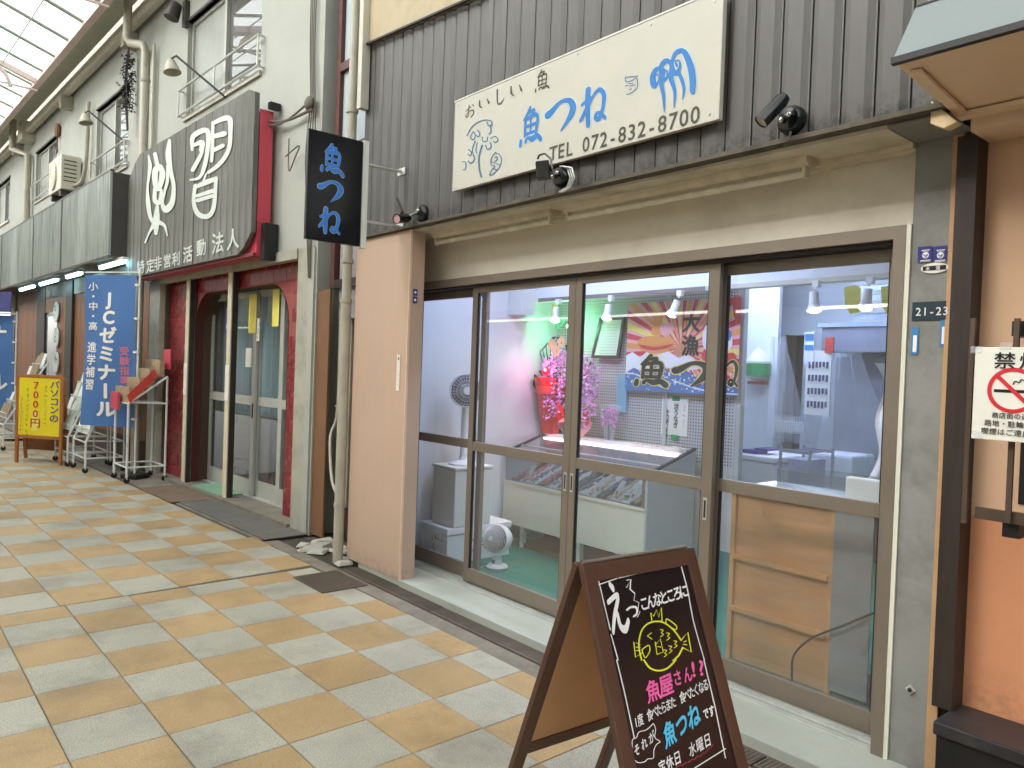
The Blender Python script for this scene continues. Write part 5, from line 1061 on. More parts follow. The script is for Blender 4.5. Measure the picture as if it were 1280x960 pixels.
# ================================================================== GAP between the shop and the left building
gp = thing('gap_partition', (-6.0, 3.4, 0), 'brown boards and corrugated plastic closing the narrow gap beside the drainpipe', 'partition')
bx('backing', m_brownd, (-6.62, -5.47, 3.44, 3.5, -.01, 7.0), gp)
bx('brown_board', m_brownm, (-6.55, -6.30, 3.12, 3.14, .02, 2.28), gp); bx('dark_board', m_brownd, (-6.29, -5.6, 3.30, 3.32, .02, 2.10), gp)
bx('white_moulding', m_pipe, (-6.20, -6.17, 3.28, 3.30, .3, 2.10), gp)
def wave(x0, x1, z0, z1, y, pitch, amp, m, nm, par, xf=None, seg=4):
    n = max(2, int((x1-x0)/pitch*seg)); b = MB(xf)
    b.grid(lambda u, v: Vector((x0+(x1-x0)*u, y+amp*math.sin(2*math.pi*(x1-x0)*u/pitch), z0+(z1-z0)*v)), n, 1); return b.build(nm, m, par, smooth=True)
wave(-6.36, -5.58, 2.02, 3.5, 3.24, .035, .005, m_plasticl, 'corrugated_sheet', gp)
wave(-6.40, -5.58, 3.58, 4.28, 3.24, .035, .005, m_plastic, 'corrugated_sheet', gp); wave(-6.40, -5.58, 4.36, 7.0, 3.24, .035, .005, m_plastic, 'corrugated_sheet', gp)
b = MB().box(-6.47, -6.40, 3.20, 3.26, 2.3, 7.0); b.build('maroon_stud', m_maroon, gp)
for z in (2.30, 3.50, 4.28): MB().box(-6.40, -5.58, 3.20, 3.232, z, z+.075).build('maroon_rail', m_maroon if z > 2.4 else m_alud, gp)
b = MB(); b.tube(catmull([(-6.24, 3.2, 2.1), (-6.235, 3.2, 1.2), (-6.20, 3.12, .95), (-5.95, 3.02, .62), (-5.66, 2.93, .52)], 5), .014, 8); b.tube([(-6.28, 3.2, 1.22), (-6.20, 3.2, 1.22)], .01, 6); b.build('conduit', m_pipe, label='thin cream conduit bending towards the drainpipe in the gap', cat='conduit', smooth=True)
b = MB(); rg = random.Random(8)
for k in range(16):
    c = Vector((-6.25+rg.random()*.8, 2.86+rg.random()*.3, .0)); w, d, h = rg.uniform(.04, .12), rg.uniform(.03, .08), rg.uniform(.015, .05); a = rg.random()*3
    b.add([c+Vector((math.cos(a)*x*w-math.sin(a)*y*d, math.sin(a)*x*w+math.cos(a)*y*d, z*h)) for x, y, z in ((-1, -1, 0), (1, -1, 0), (1, 1, 0), (-1, 1, 0), (-.8, -.7, 1), (.8, -.9, .8), (.9, .7, 1), (-.7, .8, .7))], [(0, 3, 2, 1), (4, 5, 6, 7), (0, 1, 5, 4), (1, 2, 6, 5), (2, 3, 7, 6), (3, 0, 4, 7)])
b.build('rubble', mat('pale_rubble', (176, 172, 162), .9, var=.2, bump=.5), kind='stuff', label='pale broken cement lumps at the foot of the gap', cat='rubble')
# ================================================================== LEFT BUILDING
lb = thing('white_building', LW(-6, 1, 0), 'two storey dirty white rendered building with upper windows over an arched red tiled entrance', 'building')
def lx(nm, m, b, par=None, **k): return bx(nm, m, b, par or lb, L=True, **k)
# upper wall with window openings (u0,u1,z0,z1)
wins = [(-3.52, -1.32, 4.66, 5.86), (-7.75, -5.97, 4.50, 5.71), (-12.6, -10.7, 4.85, 5.9), (-17.5, -15.6, 4.85, 5.9)]
def wallgrid(u0, u1, z0, z1, holes, v0, v1, nm, m):
    us = sorted({u0, u1, *[h[0] for h in holes], *[h[1] for h in holes]}); k = 0
    for a, c in zip(us, us[1:]):
        mid = (a+c)/2; hs = [h for h in holes if h[0] < mid < h[1]]; zs_ = [z0]
        for h in hs: zs_ += [h[2], h[3]]
        zs_.append(z1)
        for q in range(0, len(zs_), 2):
            yield (a, c, zs_[q], zs_[q+1])
b = MB(LM)
for a, c, p, q in wallgrid(-30, 0, 2.70, 6.7, wins, 0, .2, '', None): b.box(a, c, 0, .2, p, q)
b.build('upper_wall', m_lwall, lb)
lx('corner_pier', m_lpill, (-.30, .0, -.012, .25, 0, 2.70)); lx('pier_render', m_lwall, (-.06, .035, -.02, .35, 0, 2.68))
lx('corner_wall', m_lwall, (.0, .06, .0, 6, 0, 6.7)); lx('left_pier', m_lpill, (-4.66, -4.25, -.02, .25, 0, 2.66))
lx('entrance_head', m_lpill, (-4.3, -.3, -.03, .06, 2.60, 2.70)); lx('roof_slab', m_conc, (-30, .06, -.02, 6, 6.7, 6.85)); lx('rear_wall', m_conc, (-30, 0, 5.9, 6, 0, 6.7))
# upper windows
def window(u0, u1, z0, z1, rail=True, mull=1):
    f = MB(LM); t = .045
    f.box(u0, u1, .05, .1, z0, z0+t).box(u0, u1, .05, .1, z1-t, z1).box(u0, u0+t, .05, .1, z0+t, z1-t).box(u1-t, u1, .05, .1, z0+t, z1-t)
    for k in range(mull): m_ = u0+(u1-u0)*(k+1)/(mull+1); f.box(m_-.03, m_+.03, .045, .098, z0+t, z1-t)
    o = f.build('window', m_doorg, lb)
    for k in range(mull+1):
        a = u0+(u1-u0)*k/(mull+1)+.04; c = u0+(u1-u0)*(k+1)/(mull+1)-.04
        MB(LM).quad((a, .075+.01*(k % 2), z0+t), (c, .075+.01*(k % 2), z0+t), (c, .075+.01*(k % 2), z1-t), (a, .075+.01*(k % 2), z1-t)).build('pane', mat('blind_grey_pane', (150, 153, 146), .35, spec=.5) if k == 0 else g_dark, o)  # first pane is opaque grey, standing for the blind with reflections left out
    MB(LM).box(u0-.04, u1+.04, -.03, .05, z0-.05, z0).build('sill', m_gut, o); MB(LM).box(u0-.02, u1+.02, -.02, .05, z1, z1+.03).build('head', m_side, o)
    MB(LM).box(u0+.05, (u0+u1)/2, .14, .16, z0, z1).build('blind', m_teaw if False else m_greypan, o)
    lx('room', m_kdark, (u0-.1, u1+.1, 1.2, 1.25, z0-.2, z1+.2))
    if rail:
        r_ = MB(LM)
        for z in (z0+.02, z0+.34): r_.tube([(u0-.1, -.07, z), (u1+.1, -.07, z)], .014, 6)
        for a in (u0-.08, u1+.08, (u0+u1)/2): r_.tube([(a, -.07, z0+.02), (a, -.07, z0+.34)], .011, 6); 
        for a in (u0-.08, u1+.08): r_.tube([(a, -.07, z0+.34), (a, .03, z0+.34)], .011, 6); r_.tube([(a, -.07, z0+.02), (a, .03, z0+.02)], .011, 6)
        r_.build('rail', m_steel, o)
window(*wins[0]); window(*wins[1]); window(*wins[2], rail=True); window(*wins[3], rail=False)
# eave: gutter, cove and brackets
b = MB(LM); pr = [(-.19, 6.47), (-.19, 6.38), (-.15, 6.35), (-.07, 6.35), (-.04, 6.38), (-.04, 6.47)]
b.prism([(-30, v, z) for v, z in pr], (30, 0, 0)); b.build('eave_gutter', m_gut, lb)
b = MB(LM); b.grid(lambda u, v: Vector((-30+30*u, -.62+.55*v, 6.52+.25*math.sin(v*math.pi*.62))), 1, 10); b.build('eave_cove', m_roofg, lb, smooth=True)
for u in (-3.2, -5.75, -9.6, -14.2, -18): MB(LM).box(u, u+.16, -.2, 0, 6.12, 6.36).build('gutter_bracket', m_lpill, lb, bevel=.01)
# downpipe with offset
dpL = thing('downpipe', LW(-4.95, -.1, 2.6), 'grey cream downpipe with a double bend left of the big wooden sign', 'downpipe')
b = MB(LM); b.tube([(-5.12, -.28, 6.9), (-5.12, -.28, 6.05), (-5.08, -.25, 5.98), (-4.86, -.14, 5.92), (-4.80, -.12, 5.82), (-4.80, -.12, 2.65), (-4.8, -.12, .02)], .058, 12); b.build('pipe', m_pipe, dpL, smooth=True)
b = MB(LM); b.tube([(-4.66, -.06, 5.9), (-4.66, -.06, 2.65)], .02, 8); b.build('conduit', m_gut, dpL, smooth=True)
for z in (5.4, 3.9, 2.75, 1.4): MB(LM).lathe([(.064, 0), (.066, 0), (.066, .04), (.064, .04)], (-4.80, -.12, z), n=12).build('collar', m_lpill, dpL)
for u, lab in ((-12.9, 'far cream downpipe at the left end of the steel fascia'),):
    dq = thing('downpipe', LW(u, -.1, 4), lab, 'downpipe'); b = MB(LM); b.tube([(u-.6, -.3, 6.8), (u-.6, -.3, 6.1), (u, -.1, 5.9), (u, -.1, 4.2)], .07, 10); b.build('pipe', m_pipe, dq, smooth=True); MB(LM).box(u-.3, u+.15, -.25, .0, 6.2, 6.6).build('hopper', m_gut, dq)
# cables, wall lamps
b = MB(LM)
for k, (a, c, s_) in enumerate((((-1.32, -.1, 4.55), (-.02, -.06, 3.95), .0), ((-1.2, -.1, 4.40), (.0, -.06, 4.05), .03))): b.tube(catmull([(a[0], a[1], a[2]-.35), ((a[0]+c[0])/2, -.08, (a[2]+c[2])/2-.28), (c[0], c[1], c[2]+.0)], 5), .014-.004*k, 6)
for k in range(4): b.tube(catmull([(-.18+.04*k, -.03, 5.6), (-.16+.03*k, -.03, 4.6), (-.10+.03*k, -.04, 4.05), (-.16+.06*k, -.04, 3.5), (-.05+.01*k, -.03, 2.4)], 5), .006, 5)
b.ball((-.08, -.06, 4.02), .07, 8, 5, sy=.6); b.tube(catmull([(-.5, -.05, 3.78), (-.42, -.08, 3.45), (-.3, -.08, 3.55), (-.22, -.08, 3.65), (-.5, -.08, 3.6)], 5), .007, 5)
b.build('cable_bundle', m_cable, label='tangle of old cables on the white corner pier above the black projecting sign', cat='cables', smooth=True, kind='stuff')
def walllamp(u, z, lab, tilt=1):
    t = thing('wall_lamp', LW(u, -.2, z), lab, 'lamp', 'lamps on the white upper wall'); b = MB(LM); b.tube([(u+.55*tilt, -.02, z-.35), (u+.1*tilt, -.42, z+.12), (u, -.45, z+.1)], .014, 6); b.build('arm', m_side, t)
    MB(LM).lathe([(.02, 0), (.05, -.03), (.10, -.16), (.085, -.16), (0, -.06)], (u, -.45, z+.1), (-.2, -.1, 1), 14).build('shade', m_pipe if tilt > 0 else m_side, t, smooth=True)
walllamp(-2.75, 4.95, 'shaded lamp on an arm in front of the big upper window')
walllamp(-6.6, 5.2, 'shaded lamp on a rod in front of the middle upper window')
t = thing('floodlight', LW(-3.62, -.1, 5.6), 'small black floodlight beside the big upper window', 'lamp'); b = MB(LM); b.lathe([(0, 0), (.07, 0), (.09, .2), (0, .2)], (-3.62, -.12, 6.08), (0, -.3, -1), 12); b.build('head', m_side, t, smooth=True); MB(LM).box(-3.58, -3.48, -.06, 0, 5.80, 6.12).build('mount', m_side, t)
b = MB(LM); c = at(72, 163, y=2.6); c = LI @ c; b.ball(c, .11, 10, 6, sy=.5, sz=1.3); b.tube([c, c+Vector((0, 0, -.3)), c+Vector((-.5, .1, -.5))], .012, 5); b.build('alarm_dome', m_brownm, label='small brown alarm dome on a rod at the far upper wall', cat='alarm')
t = thing('dead_vine', LW(-5.6, -.1, 4.8), 'dark dried vine hanging beside the upper downpipe', 'plant'); b = MB(LM); rg = random.Random(9)
for k in range(420):
    z = 6.0-rg.random()*.8; c = Vector((-5.62+rg.gauss(0, .035), -.12+rg.gauss(0, .04), z)); d = Vector((rg.uniform(-1, 1), rg.uniform(-1, 1), rg.uniform(-1, .4)))*.06; b.add([c, c+d, c+d*.6+Vector((.015, 0, .02))], [(0, 1, 2)])
b.build('dry_leaves', m_seam, t, kind='stuff'); b = MB(LM)
for k in range(6): b.tube(catmull([(-5.62+.02*k, -.12, 6.2), (-5.66+.02*k, -.15, 5.6), (-5.6+.015*k, -.12, 4.9)], 4), .006, 5)
b.tube([(-6.3, -.05, 5.72), (-5.9, -.1, 5.62), (-5.62, -.1, 5.6)], .005, 5); b.tube([(-6.0, -.05, 5.9), (-5.8, -.1, 5.75), (-5.62, -.1, 5.7)], .005, 5); b.build('stems', m_stem, t)
# air conditioner unit
ac = thing('air_conditioner', LW(-8.9, -.3, 4.5), 'cream outdoor air conditioning unit above the steel fascia', 'air conditioner')
U0, U1 = -9.45, -8.5
b = MB(LM).box(U0, U1, -.36, -.05, 4.46, 5.06); b.build('casing', m_ac, ac, bevel=.015)
MB(LM).lathe([(.22, 0), (.25, 0), (.25, .03), (.22, .03)], (-9.05, -.36, 4.76), (0, -1, 0), 24).build('fan_ring', m_ac, ac); MB(LM).lathe([(0, 0), (.22, 0)], (-9.05, -.365, 4.76), (0, -1, 0), 24).build('fan_dark', m_side, ac)
b = MB(LM)
for r_ in (.06, .11, .16, .21): b.tube([(-9.05+math.cos(a)*r_, -.385, 4.76+math.sin(a)*r_) for a in [2*math.pi*k/16 for k in range(17)]], .008, 4)
b.build('fan_guard', m_ac, ac, kind='stuff'); b = MB(LM)
for z in (4.95, 4.88, 4.81, 4.74, 4.67, 4.6): b.box(-8.499, -8.494, -.32, -.12, z, z+.018)
b.build('side_louvres', m_side, ac, kind='stuff'); MB(LM).tube(catmull([(-8.0, -.08, 5.9), (-8.05, -.08, 5.0), (-8.2, -.1, 4.6), (-8.5, -.15, 4.55)], 5), .035, 8).build('insulated_hose', m_pipe, ac, smooth=True)
MB(LM).box(U0+.1, U0+.2, -.34, -.06, 4.36, 4.46).build('foot', m_side, ac); MB(LM).box(U1-.2, U1-.1, -.34, -.06, 4.36, 4.46).build('foot', m_side, ac)
# corrugated steel fascia
FU, FV = -5.0, -.45
fs = thing('steel_fascia', LW(-9, FV, 3), 'long corrugated steel fascia box above the wooden shop front', 'fascia')
zt_, zb_ = 4.14, 2.99
for k, (a, c) in enumerate(((-7.78, FU), (-10.0, -7.84), (-13.3, -10.06), (-17.5, -13.36), (-22, -17.56))): wave(a, c, zb_, zt_, FV-.018, .085, .016, m_corr, 'corrugated_sheet', fs, LM, 5)
for a in (-7.81, -10.03, -13.33, -17.53): lx('joint_strip', m_side, (a-.03, a+.03, FV-.03, FV-.001, zb_, zt_), fs)
lx('body', m_side, (-22, FU+.01, FV+.002, -.01, zb_+.002, zt_-.002), fs); lx('top_edge', m_side, (-22, FU+.02, FV-.03, FV+.02, zt_, zt_+.03), fs); lx('corner_trim', m_corr, (FU-.0, FU+.02, FV-.035, FV+.0, zb_, zt_), fs); lx('bottom_edge', m_flash, (-22, FU+.02, FV-.035, -.01, zb_-.03, zb_), fs)
for k, (p, q) in enumerate((((125, 338), (157, 325)), ((83, 355), (102, 347)), ((50, 362), (72, 354)), ((25, 370), (43, 362)))):
    a, c = atL(*p, v=FV+.12), atL(*q, v=FV+.12); zq = 2.90
    t = thing('lit_strip_light', LM @ Vector(((a.x+c.x)/2, FV+.12, zq)), 'lit strip light under the steel fascia, %s from the wooden sign' % ('first', 'second', 'third', 'fourth')[k], 'strip light', 'lit strip lights under the steel fascia')
    MB(LM).box(a.x, c.x, FV+.08, FV+.16, zq+.025, zq+.06).build('housing', m_white, t); MB(LM).tube([(a.x+.03, FV+.12, zq), (c.x-.03, FV+.12, zq)], .024, 10).build('tube', e_tube, t)
# wooden shop front below the fascia
wf = thing('wooden_shopfront', LW(-9, .1, 0), 'brown timber shop front with a glass door and white oval signs', 'shopfront')
def fu(px, py=450, v=.0): return atL(px, py, v=v).x
e = [fu(p) for p in (20, 45, 55, 70, 82, 86, 104, 165)]
xx = e[0]
while xx < e[1]-.02: lx('timber_plank', m_brownw, (xx+.006, min(xx+.62, e[1])-.006, .0, .04, .02, 2.96), wf); xx += .62
lx('door_post', m_alud, (e[1], e[2], -.01, .06, .02, 2.96), wf); lx('glass_door', g_dark, (e[2], e[3], .02, .03, .3, 2.35), wf); lx('door_leaf_frame', m_doorg, (e[2], e[3], .03, .05, 2.35, 2.42), wf); lx('door_foot', m_doorg, (e[2], e[3], .0, .06, .02, .3), wf); lx('over_door', m_brownw, (e[2], e[3], .0, .04, 2.43, 2.96), wf); lx('room_curtain', m_teaw, (e[2], e[3], .12, .14, .1, 2.4), wf)
xx = e[3]
while xx < e[4]-.02: lx('timber_plank', m_brownw, (xx+.006, min(xx+.5, e[4])-.006, .0, .04, .02, 2.96), wf); xx += .5
lx('dark_post', m_alud, (e[4]+.02, e[5]+.25, -.03, .04, .02, 2.96), wf)
xx = e[5]+.25
while xx < -4.7: lx('timber_plank', m_brownw, (xx+.006, min(xx+.42, -4.68)-.006, .02, .06, .02, 2.96), wf); xx += .42
lx('black_base', m_brownd, (e[5], -4.68, -.01, .02, .02, .42), wf); lx('far_post', m_conc, (e[0]-.5, e[0], -.05, .1, .02, 2.96), wf)
for k, y in enumerate((390, 422, 453)):
    c = atL(71, y, v=-.02); b = MB(LM); b.lathe([(0, 0), (.2, 0), (.2, .02), (0, .02)], c, (0, -1, 0), 20); o = b.build('oval_sign', m_chalkw, label='round white character sign on the timber front, %s of three' % ('top', 'middle', 'bottom')[k], cat='sign', group='round white signs on the timber front')
    marks(MB(LM), 1, c+Vector((0, -.024, 0)), (.24, 0, 0), (0, 0, .24), 1, k+3).build('lettering', m_ink, o)
# entrance recess with red tiled arch
er = thing('tiled_entrance', LW(-2.3, .3, 0), 'recessed entrance with a red tiled arch and glazed grey sliding doors', 'entrance')
DV = .40; U_L, U_R = -4.25, -.30
lx('entrance_floor', m_conc, (U_L, U_R, -.05, DV, -.01, .05), er); lx('ceiling', m_redt, (U_L, U_R, .06, DV+.3, 2.62, 2.68), er); lx('left_return', m_brownd, (U_L-.02, U_L, .05, DV, .05, 2.62), er); lx('right_return', m_redg, (U_R-.01, U_R+.0, .061, DV, .05, 2.62), er)
# arch panel at v = .10: opening from uA to uB, rounded top
vA = .12; uA, uB, zt2 = -3.30, -.72, 2.42; rr_ = .42
def arch_in(u, z):
    if u < uA or u > uB or z > zt2: return False
    if z > zt2-rr_:
        if u < uA+rr_ and (u-uA-rr_)**2+(z-zt2+rr_)**2 > rr_**2: return False
        if u > uB-rr_ and (u-uB+rr_)**2+(z-zt2+rr_)**2 > rr_**2: return False
    return True
arc = [(uA, .05), (uA, zt2-rr_)]+[(uA+rr_-rr_*math.cos(a), zt2-rr_+rr_*math.sin(a)) for a in [math.pi/2*k/8 for k in range(1, 9)]]+[(uB-rr_+rr_*math.sin(a), zt2-rr_+rr_*math.cos(a)) for a in [math.pi/2*k/8 for k in range(1, 9)]]+[(uB, .05)]
outer = [(U_L, .05), (U_L, 2.62)]+[(U_L, 2.62)]*0
b = MB(LM)
def tri(pts):
    b.prism([(u, vA, z) for u, z in pts], (0, .10, 0))
tri([(U_L, .05), (U_L, 2.62), (uA, 2.62), (uA, .05)]); tri([(uB, .05), (uB, 2.62), (U_R, 2.62), (U_R, .05)]); tri([(uA+rr_, zt2), (uA+rr_, 2.62), (uB-rr_, 2.62), (uB-rr_, zt2)])
for k in range(8):
    a0, a1 = math.pi/2*k/8, math.pi/2*(k+1)/8
    p0, p1 = (uA+rr_-rr_*math.cos(a0), zt2-rr_+rr_*math.sin(a0)), (uA+rr_-rr_*math.cos(a1), zt2-rr_+rr_*math.sin(a1)); tri([p0, (p0[0], 2.62), (p1[0], 2.62), p1])
    p0, p1 = (uB-rr_+rr_*math.sin(a0), zt2-rr_+rr_*math.cos(a0)), (uB-rr_+rr_*math.sin(a1), zt2-rr_+rr_*math.cos(a1)); tri([p0, (p0[0], 2.62), (p1[0], 2.62), p1])
b.build('arch_backing', m_redg, er)
cnt = 0; tw, th = .30, .14; row = 0; z = .055; tm = {}
while z < 2.60:
    u = U_L+(.0 if row % 2 == 0 else -tw/2)
    while u < U_R:
        a, c = max(u, U_L)+.004, min(u+tw, U_R)-.004; z1_ = min(z+th, 2.62)-.008
        if z1_ < zt2-rr_:
            if a < uA < c: c = uA-.004
            if a < uB < c: a = uB+.004
        if c-a > .03 and not any(arch_in(q, zz_) for q in (a, c, (a+c)/2) for zz_ in (z, z1_)):
            k = (round(c-a, 3), round(z1_-z, 3))
            if k not in tm:
                w, h = k; me = bpy.data.meshes.new('red_tile'); q = MB().box(-w/2, w/2, -.006, 0, 0, h); me.from_pydata(q.v, [], q.f); me.materials.append(m_redt); tm[k] = me
            o = bpy.data.objects.new('red_tile', tm[k]); COL.objects.link(o); o.parent = er; o.matrix_parent_inverse = Matrix.Translation(-WL[er]); o.location = LW((a+c)/2, vA, z); o.rotation_euler.z = LA; cnt += 1
        u += tw
    z += th; row += 1
b = MB(LM); n = len(arc)
b.add([(u, vA-.008, z) for u, z in arc]+[(u, DV, z) for u, z in arc], [(i, i+1, n+i+1, n+i) for i in range(n-1)]); b.build('arch_reveal', m_brownd, er)
# glazed doors in the recess
def gdoor(u0, u1, v):
    f = MB(LM); t = .09; z0, z1, zm = .06, 2.40, 1.10
    f.box(u0, u0+t, v, v+.03, z0, z1).box(u1-t, u1, v, v+.03, z0, z1).box(u0+t, u1-t, v+.001, v+.029, z0, z0+.18).box(u0+t, u1-t, v+.001, v+.029, z1-.06, z1).box(u0+t, u1-t, v+.001, v+.029, zm, zm+.10)
    o = f.build('glazed_door', m_doorg, er)
    for a, c in ((z0+.18, zm), (zm+.10, z1-.06)): MB(LM).quad((u0+t, v+.015, a), (u1-t, v+.015, a), (u1-t, v+.015, c), (u0+t, v+.015, c)).build('pane', g_case, o)
    MB(LM).box(u1-.05, u1-.03, v-.008, v, .95, 1.12).build('handle', m_alud, o); return o
gdoor(-3.35, -2.55, DV-.08); gdoor(-2.62, -1.85, DV-.12); gdoor(-1.92, -1.2, DV-.08); gdoor(-1.25, -.65, DV-.12)
lx('door_track', m_doorg, (-3.4, -.6, DV-.14, DV-.02, .05, .062), er); lx('top_light_bar', m_doorg, (-3.4, -.6, DV-.1, DV-.02, 2.40, 2.62), er)
b = MB(LM); b.grid(lambda u, v: Vector((-3.5+3*u, DV+.12+.025*math.sin(u*90), .95+1.6*v)), 180, 1); b.build('curtain', m_teaw, er, smooth=True)
lx('dim_room', m_kdark, (-3.6, -.4, DV+1.2, DV+1.25, .05, 2.6), er); lx('room_floor', m_brownm, (-3.6, -.4, DV, DV+1.2, .0, .05), er)
b = MB(LM).box(-2.5, -1.0, DV+.5, DV+.8, .7, .74).box(-2.4, -2.35, DV+.6, DV+.65, .05, .7).box(-1.2, -1.15, DV+.6, DV+.65, .05, .7); b.build('desk', m_greypan, er)
for k, (px, py, w, h, m, lab) in enumerate(((323, 412, .07, .26, m_board, 'narrow vertical notice with black writing on the grey glazed door'), (311, 447, .16, .22, m_board, 'white sheet on the middle glazed door'), (316, 392, .2, .45, m_yelp, 'pale yellow poster in the upper part of the glazed door'), (345, 385, .16, .40, m_yelp, 'pale yellow poster behind the right glazed door'), (287, 465, .16, .28, m_board, 'white notice under the yellow one behind the left glazed door'), (287, 435, .17, .24, m_yel, 'yellow notice behind the left glazed door'), (286, 400, .18, .30, m_navy2, 'dark blue poster with white letters behind the left glazed door'))):
    c = atL(px, py, v=DV-.13); o = MB(LM).box(c.x-w/2, c.x+w/2, DV-.134, DV-.130, c.z-h/2, c.z+h/2).build('door_notice', m, label=lab, cat='notice')
    if k == 6: letters(MB(LM), 'JC', (c.x, DV-.1355, c.z+.08), (.16, 0, 0), (0, 0, .16), .03, vert=True).build('lettering', m_wht, o)
    if k == 0: marks(MB(LM), 5, (c.x, DV-.1355, c.z+.1), (.05, 0, 0), (0, 0, .05), .95, 4).build('lettering', m_ink, o)
for k, u in enumerate((-3.32, -2.0)):
    p = thing('cream_post', LW(u, .06, 0), 'cream square shutter post in front of the entrance, %s one' % ('left', 'right')[k], 'post', 'shutter posts in the entrance')
    MB(LM).box(u-.055, u+.055, .02, .10, .01, 2.60).build('post', m_beige, p); MB(LM).box(u+.056, u+.075, .03, .09, .01, 2.60).build('channel', m_alud, p); MB(LM).box(u-.05, u+.05, .014, .0195, 1.15, 1.55).build('worn_sticker', m_board, p)
# grating, mats at the entrance
gt = thing('entrance_grating', LW(-1.2, -.25, 0), 'slotted grey steel grating in front of the tiled entrance', 'grating')
b = MB(LM).box(-2.35, .05, -.42, -.02, .002, .006); b.build('bed', m_seam, gt); b = MB(LM)
for k in range(17): v = -.415+k*.024; b.box(-2.35, .05, v, v+.011, .0062, .018)
for k in range(13): u = -2.35+k*.2; b.box(u-.006, u+.006, -.42, -.01, .0185, .0195)
b.build('bars', mat('grating_steel', (136, 134, 128), .5, .3, var=.15), gt, kind='stuff')
MB(LM).box(-3.3, -2.15, -.50, -.02, .005, .02).build('door_mat', m_mat, label='worn brown floor mat at the tiled entrance', cat='mat', bevel=.004)
MB(LM).box(-2.95, -2.05, -.0, .42, .052, .064).build('green_mat', m_turf, label='pale green mat just inside the entrance posts', cat='mat')
# ---- big wooden sign
SV = -.24; ws = thing('wooden_sign', LW(-2.9, SV, 2.7), 'huge weathered plank sign with white carved characters and a red edge', 'sign')
sL, sR, sB, sT = -5.02, -.86, 2.69, 4.33
def zrange(u):
    lo, hi = sB, sT-.02*(0)
    if u < sL+.42: hi = sT-.30*(1-(u-sL)/.42); lo = sB+.20*(1-(u-sL)/.42)**2
    if u > sR-.28: lo = sB+.20*((u-sR+.28)/.28)**1.3
    if u > sR-.1: hi = sT-.06
    return lo, hi
n = 26; wdt = (sR-sL)/n
for k in range(n):
    a, c = sL+k*wdt+.003, sL+(k+1)*wdt-.003; l0, h0 = zrange(a); l1, h1 = zrange(c); o_ = random.uniform(0, .006)
    MB(LM).prism([(a, SV-o_, l0), (c, SV-o_, l1), (c, SV-o_, h1), (a, SV-o_, h0)], (0, .05, 0)).build('plank', m_plank, ws)
lx('red_frame', m_redp, (-4.6, -.875, SV+.06, -.05, 2.66, 4.10), ws); lx('red_lip', mat('dull_red', (120, 52, 58), .6), (-4.6, -.875, SV+.03, SV+.059, 2.655, 2.69), ws); lx('red_edge', m_redp, (-.8745, -.868, SV+.055, -.045, 3.0, 4.12), ws)
lx('black_box', m_black, (-.843, -.75, -.15, -.012, 2.62, 2.98), ws); lx('black_hook', m_black, (-.84, -.78, -.12, -.012, 4.125, 4.19), ws)
PW = lambda x, y: LM @ atL(x, y, v=SV-.009)
DWn = LM.to_3x3() @ Vector((0, -.002, 0)); b = MB()
A_ = lambda pts: zz(0, 170, 5.333, pts)
for p in ([(992, 130, 10), (1002, 200, 26), (995, 260, 20), (985, 350, 16), (990, 450, 30), (1005, 540, 26), (1035, 585, 30)], [(1035, 120, 26), (1052, 200, 28)], [(1060, 205, 40), (1035, 240, 40), (1040, 330, 34), (1062, 350, 30), (1085, 260, 40), (1075, 205, 30)], [(1035, 350, 24), (1035, 430, 30), (1068, 440, 30), (1078, 360, 18)],
          [(1132, 30, 22), (1125, 130, 40), (1140, 240, 30), (1160, 330, 26), (1150, 440, 36), (1110, 490, 46), (1085, 450, 22), (1100, 370, 18), (1118, 300, 22), (1120, 200, 20)], [(1050, 470, 22), (1045, 560, 44), (1042, 650, 24)], [(1035, 580, 36), (1000, 640, 14), (970, 710, 12)], [(1060, 575, 30), (1100, 600, 20), (1118, 665, 8)]):
    stroke(b, PW, A_(p), 4, DWn)
B_ = lambda pts: zz(150, 100, 6.4, pts)
for p in ([(580, 560, 20), (590, 450, 40), (700, 405, 40), (705, 540, 34), (680, 690, 34), (640, 780, 24), (565, 800, 14)], [(600, 520, 30), (660, 500, 40), (655, 560, 40)], [(585, 720, 34), (650, 600, 30), (672, 540, 16)], [(745, 345, 30), (870, 305, 44), (885, 420, 34), (870, 560, 34), (800, 670, 34), (710, 740, 26)], [(745, 345, 24), (740, 560, 30), (735, 650, 24)], [(760, 450, 36), (835, 430, 44)], [(755, 560, 34), (825, 525, 34)],
          [(600, 860, 26), (690, 820, 40), (770, 790, 34)], [(690, 750, 14), (665, 830, 20)]):
    stroke(b, PW, B_(p), 4, DWn)
C_ = lambda pts: zz(160, 170, 5.333, pts)
for p in ([(450, 330, 24), (440, 440, 26), (470, 520, 32), (535, 535, 32), (575, 470, 28), (590, 280, 24)], [(460, 400, 22), (570, 365, 28)], [(465, 430, 26), (565, 400, 26)]): stroke(b, PW, C_(p), 4, DWn)
b.build('carved_characters', m_chalkw, ws)
b = MB(); base_ = [(86, 875), (150, 865), (200, 850), (262, 835), (322, 820), (400, 790), (490, 745), (600, 715), (700, 690)]
for ch, (x, y) in zip('特定非営利活動法人', base_):
    w = 54 if x < 350 else (66 if x < 550 else 84); h = w*1.75
    vs, fs, adv = glyph(ch, .022)
    b.add([PW(160+(x+p.x*w)/5.333, 170+(y-(p.y-.36)*h-p.x*w*.28)/5.333)+DWn*(1+p.z*400) for p in vs], fs)
b.build('small_characters', m_chalkw, ws)
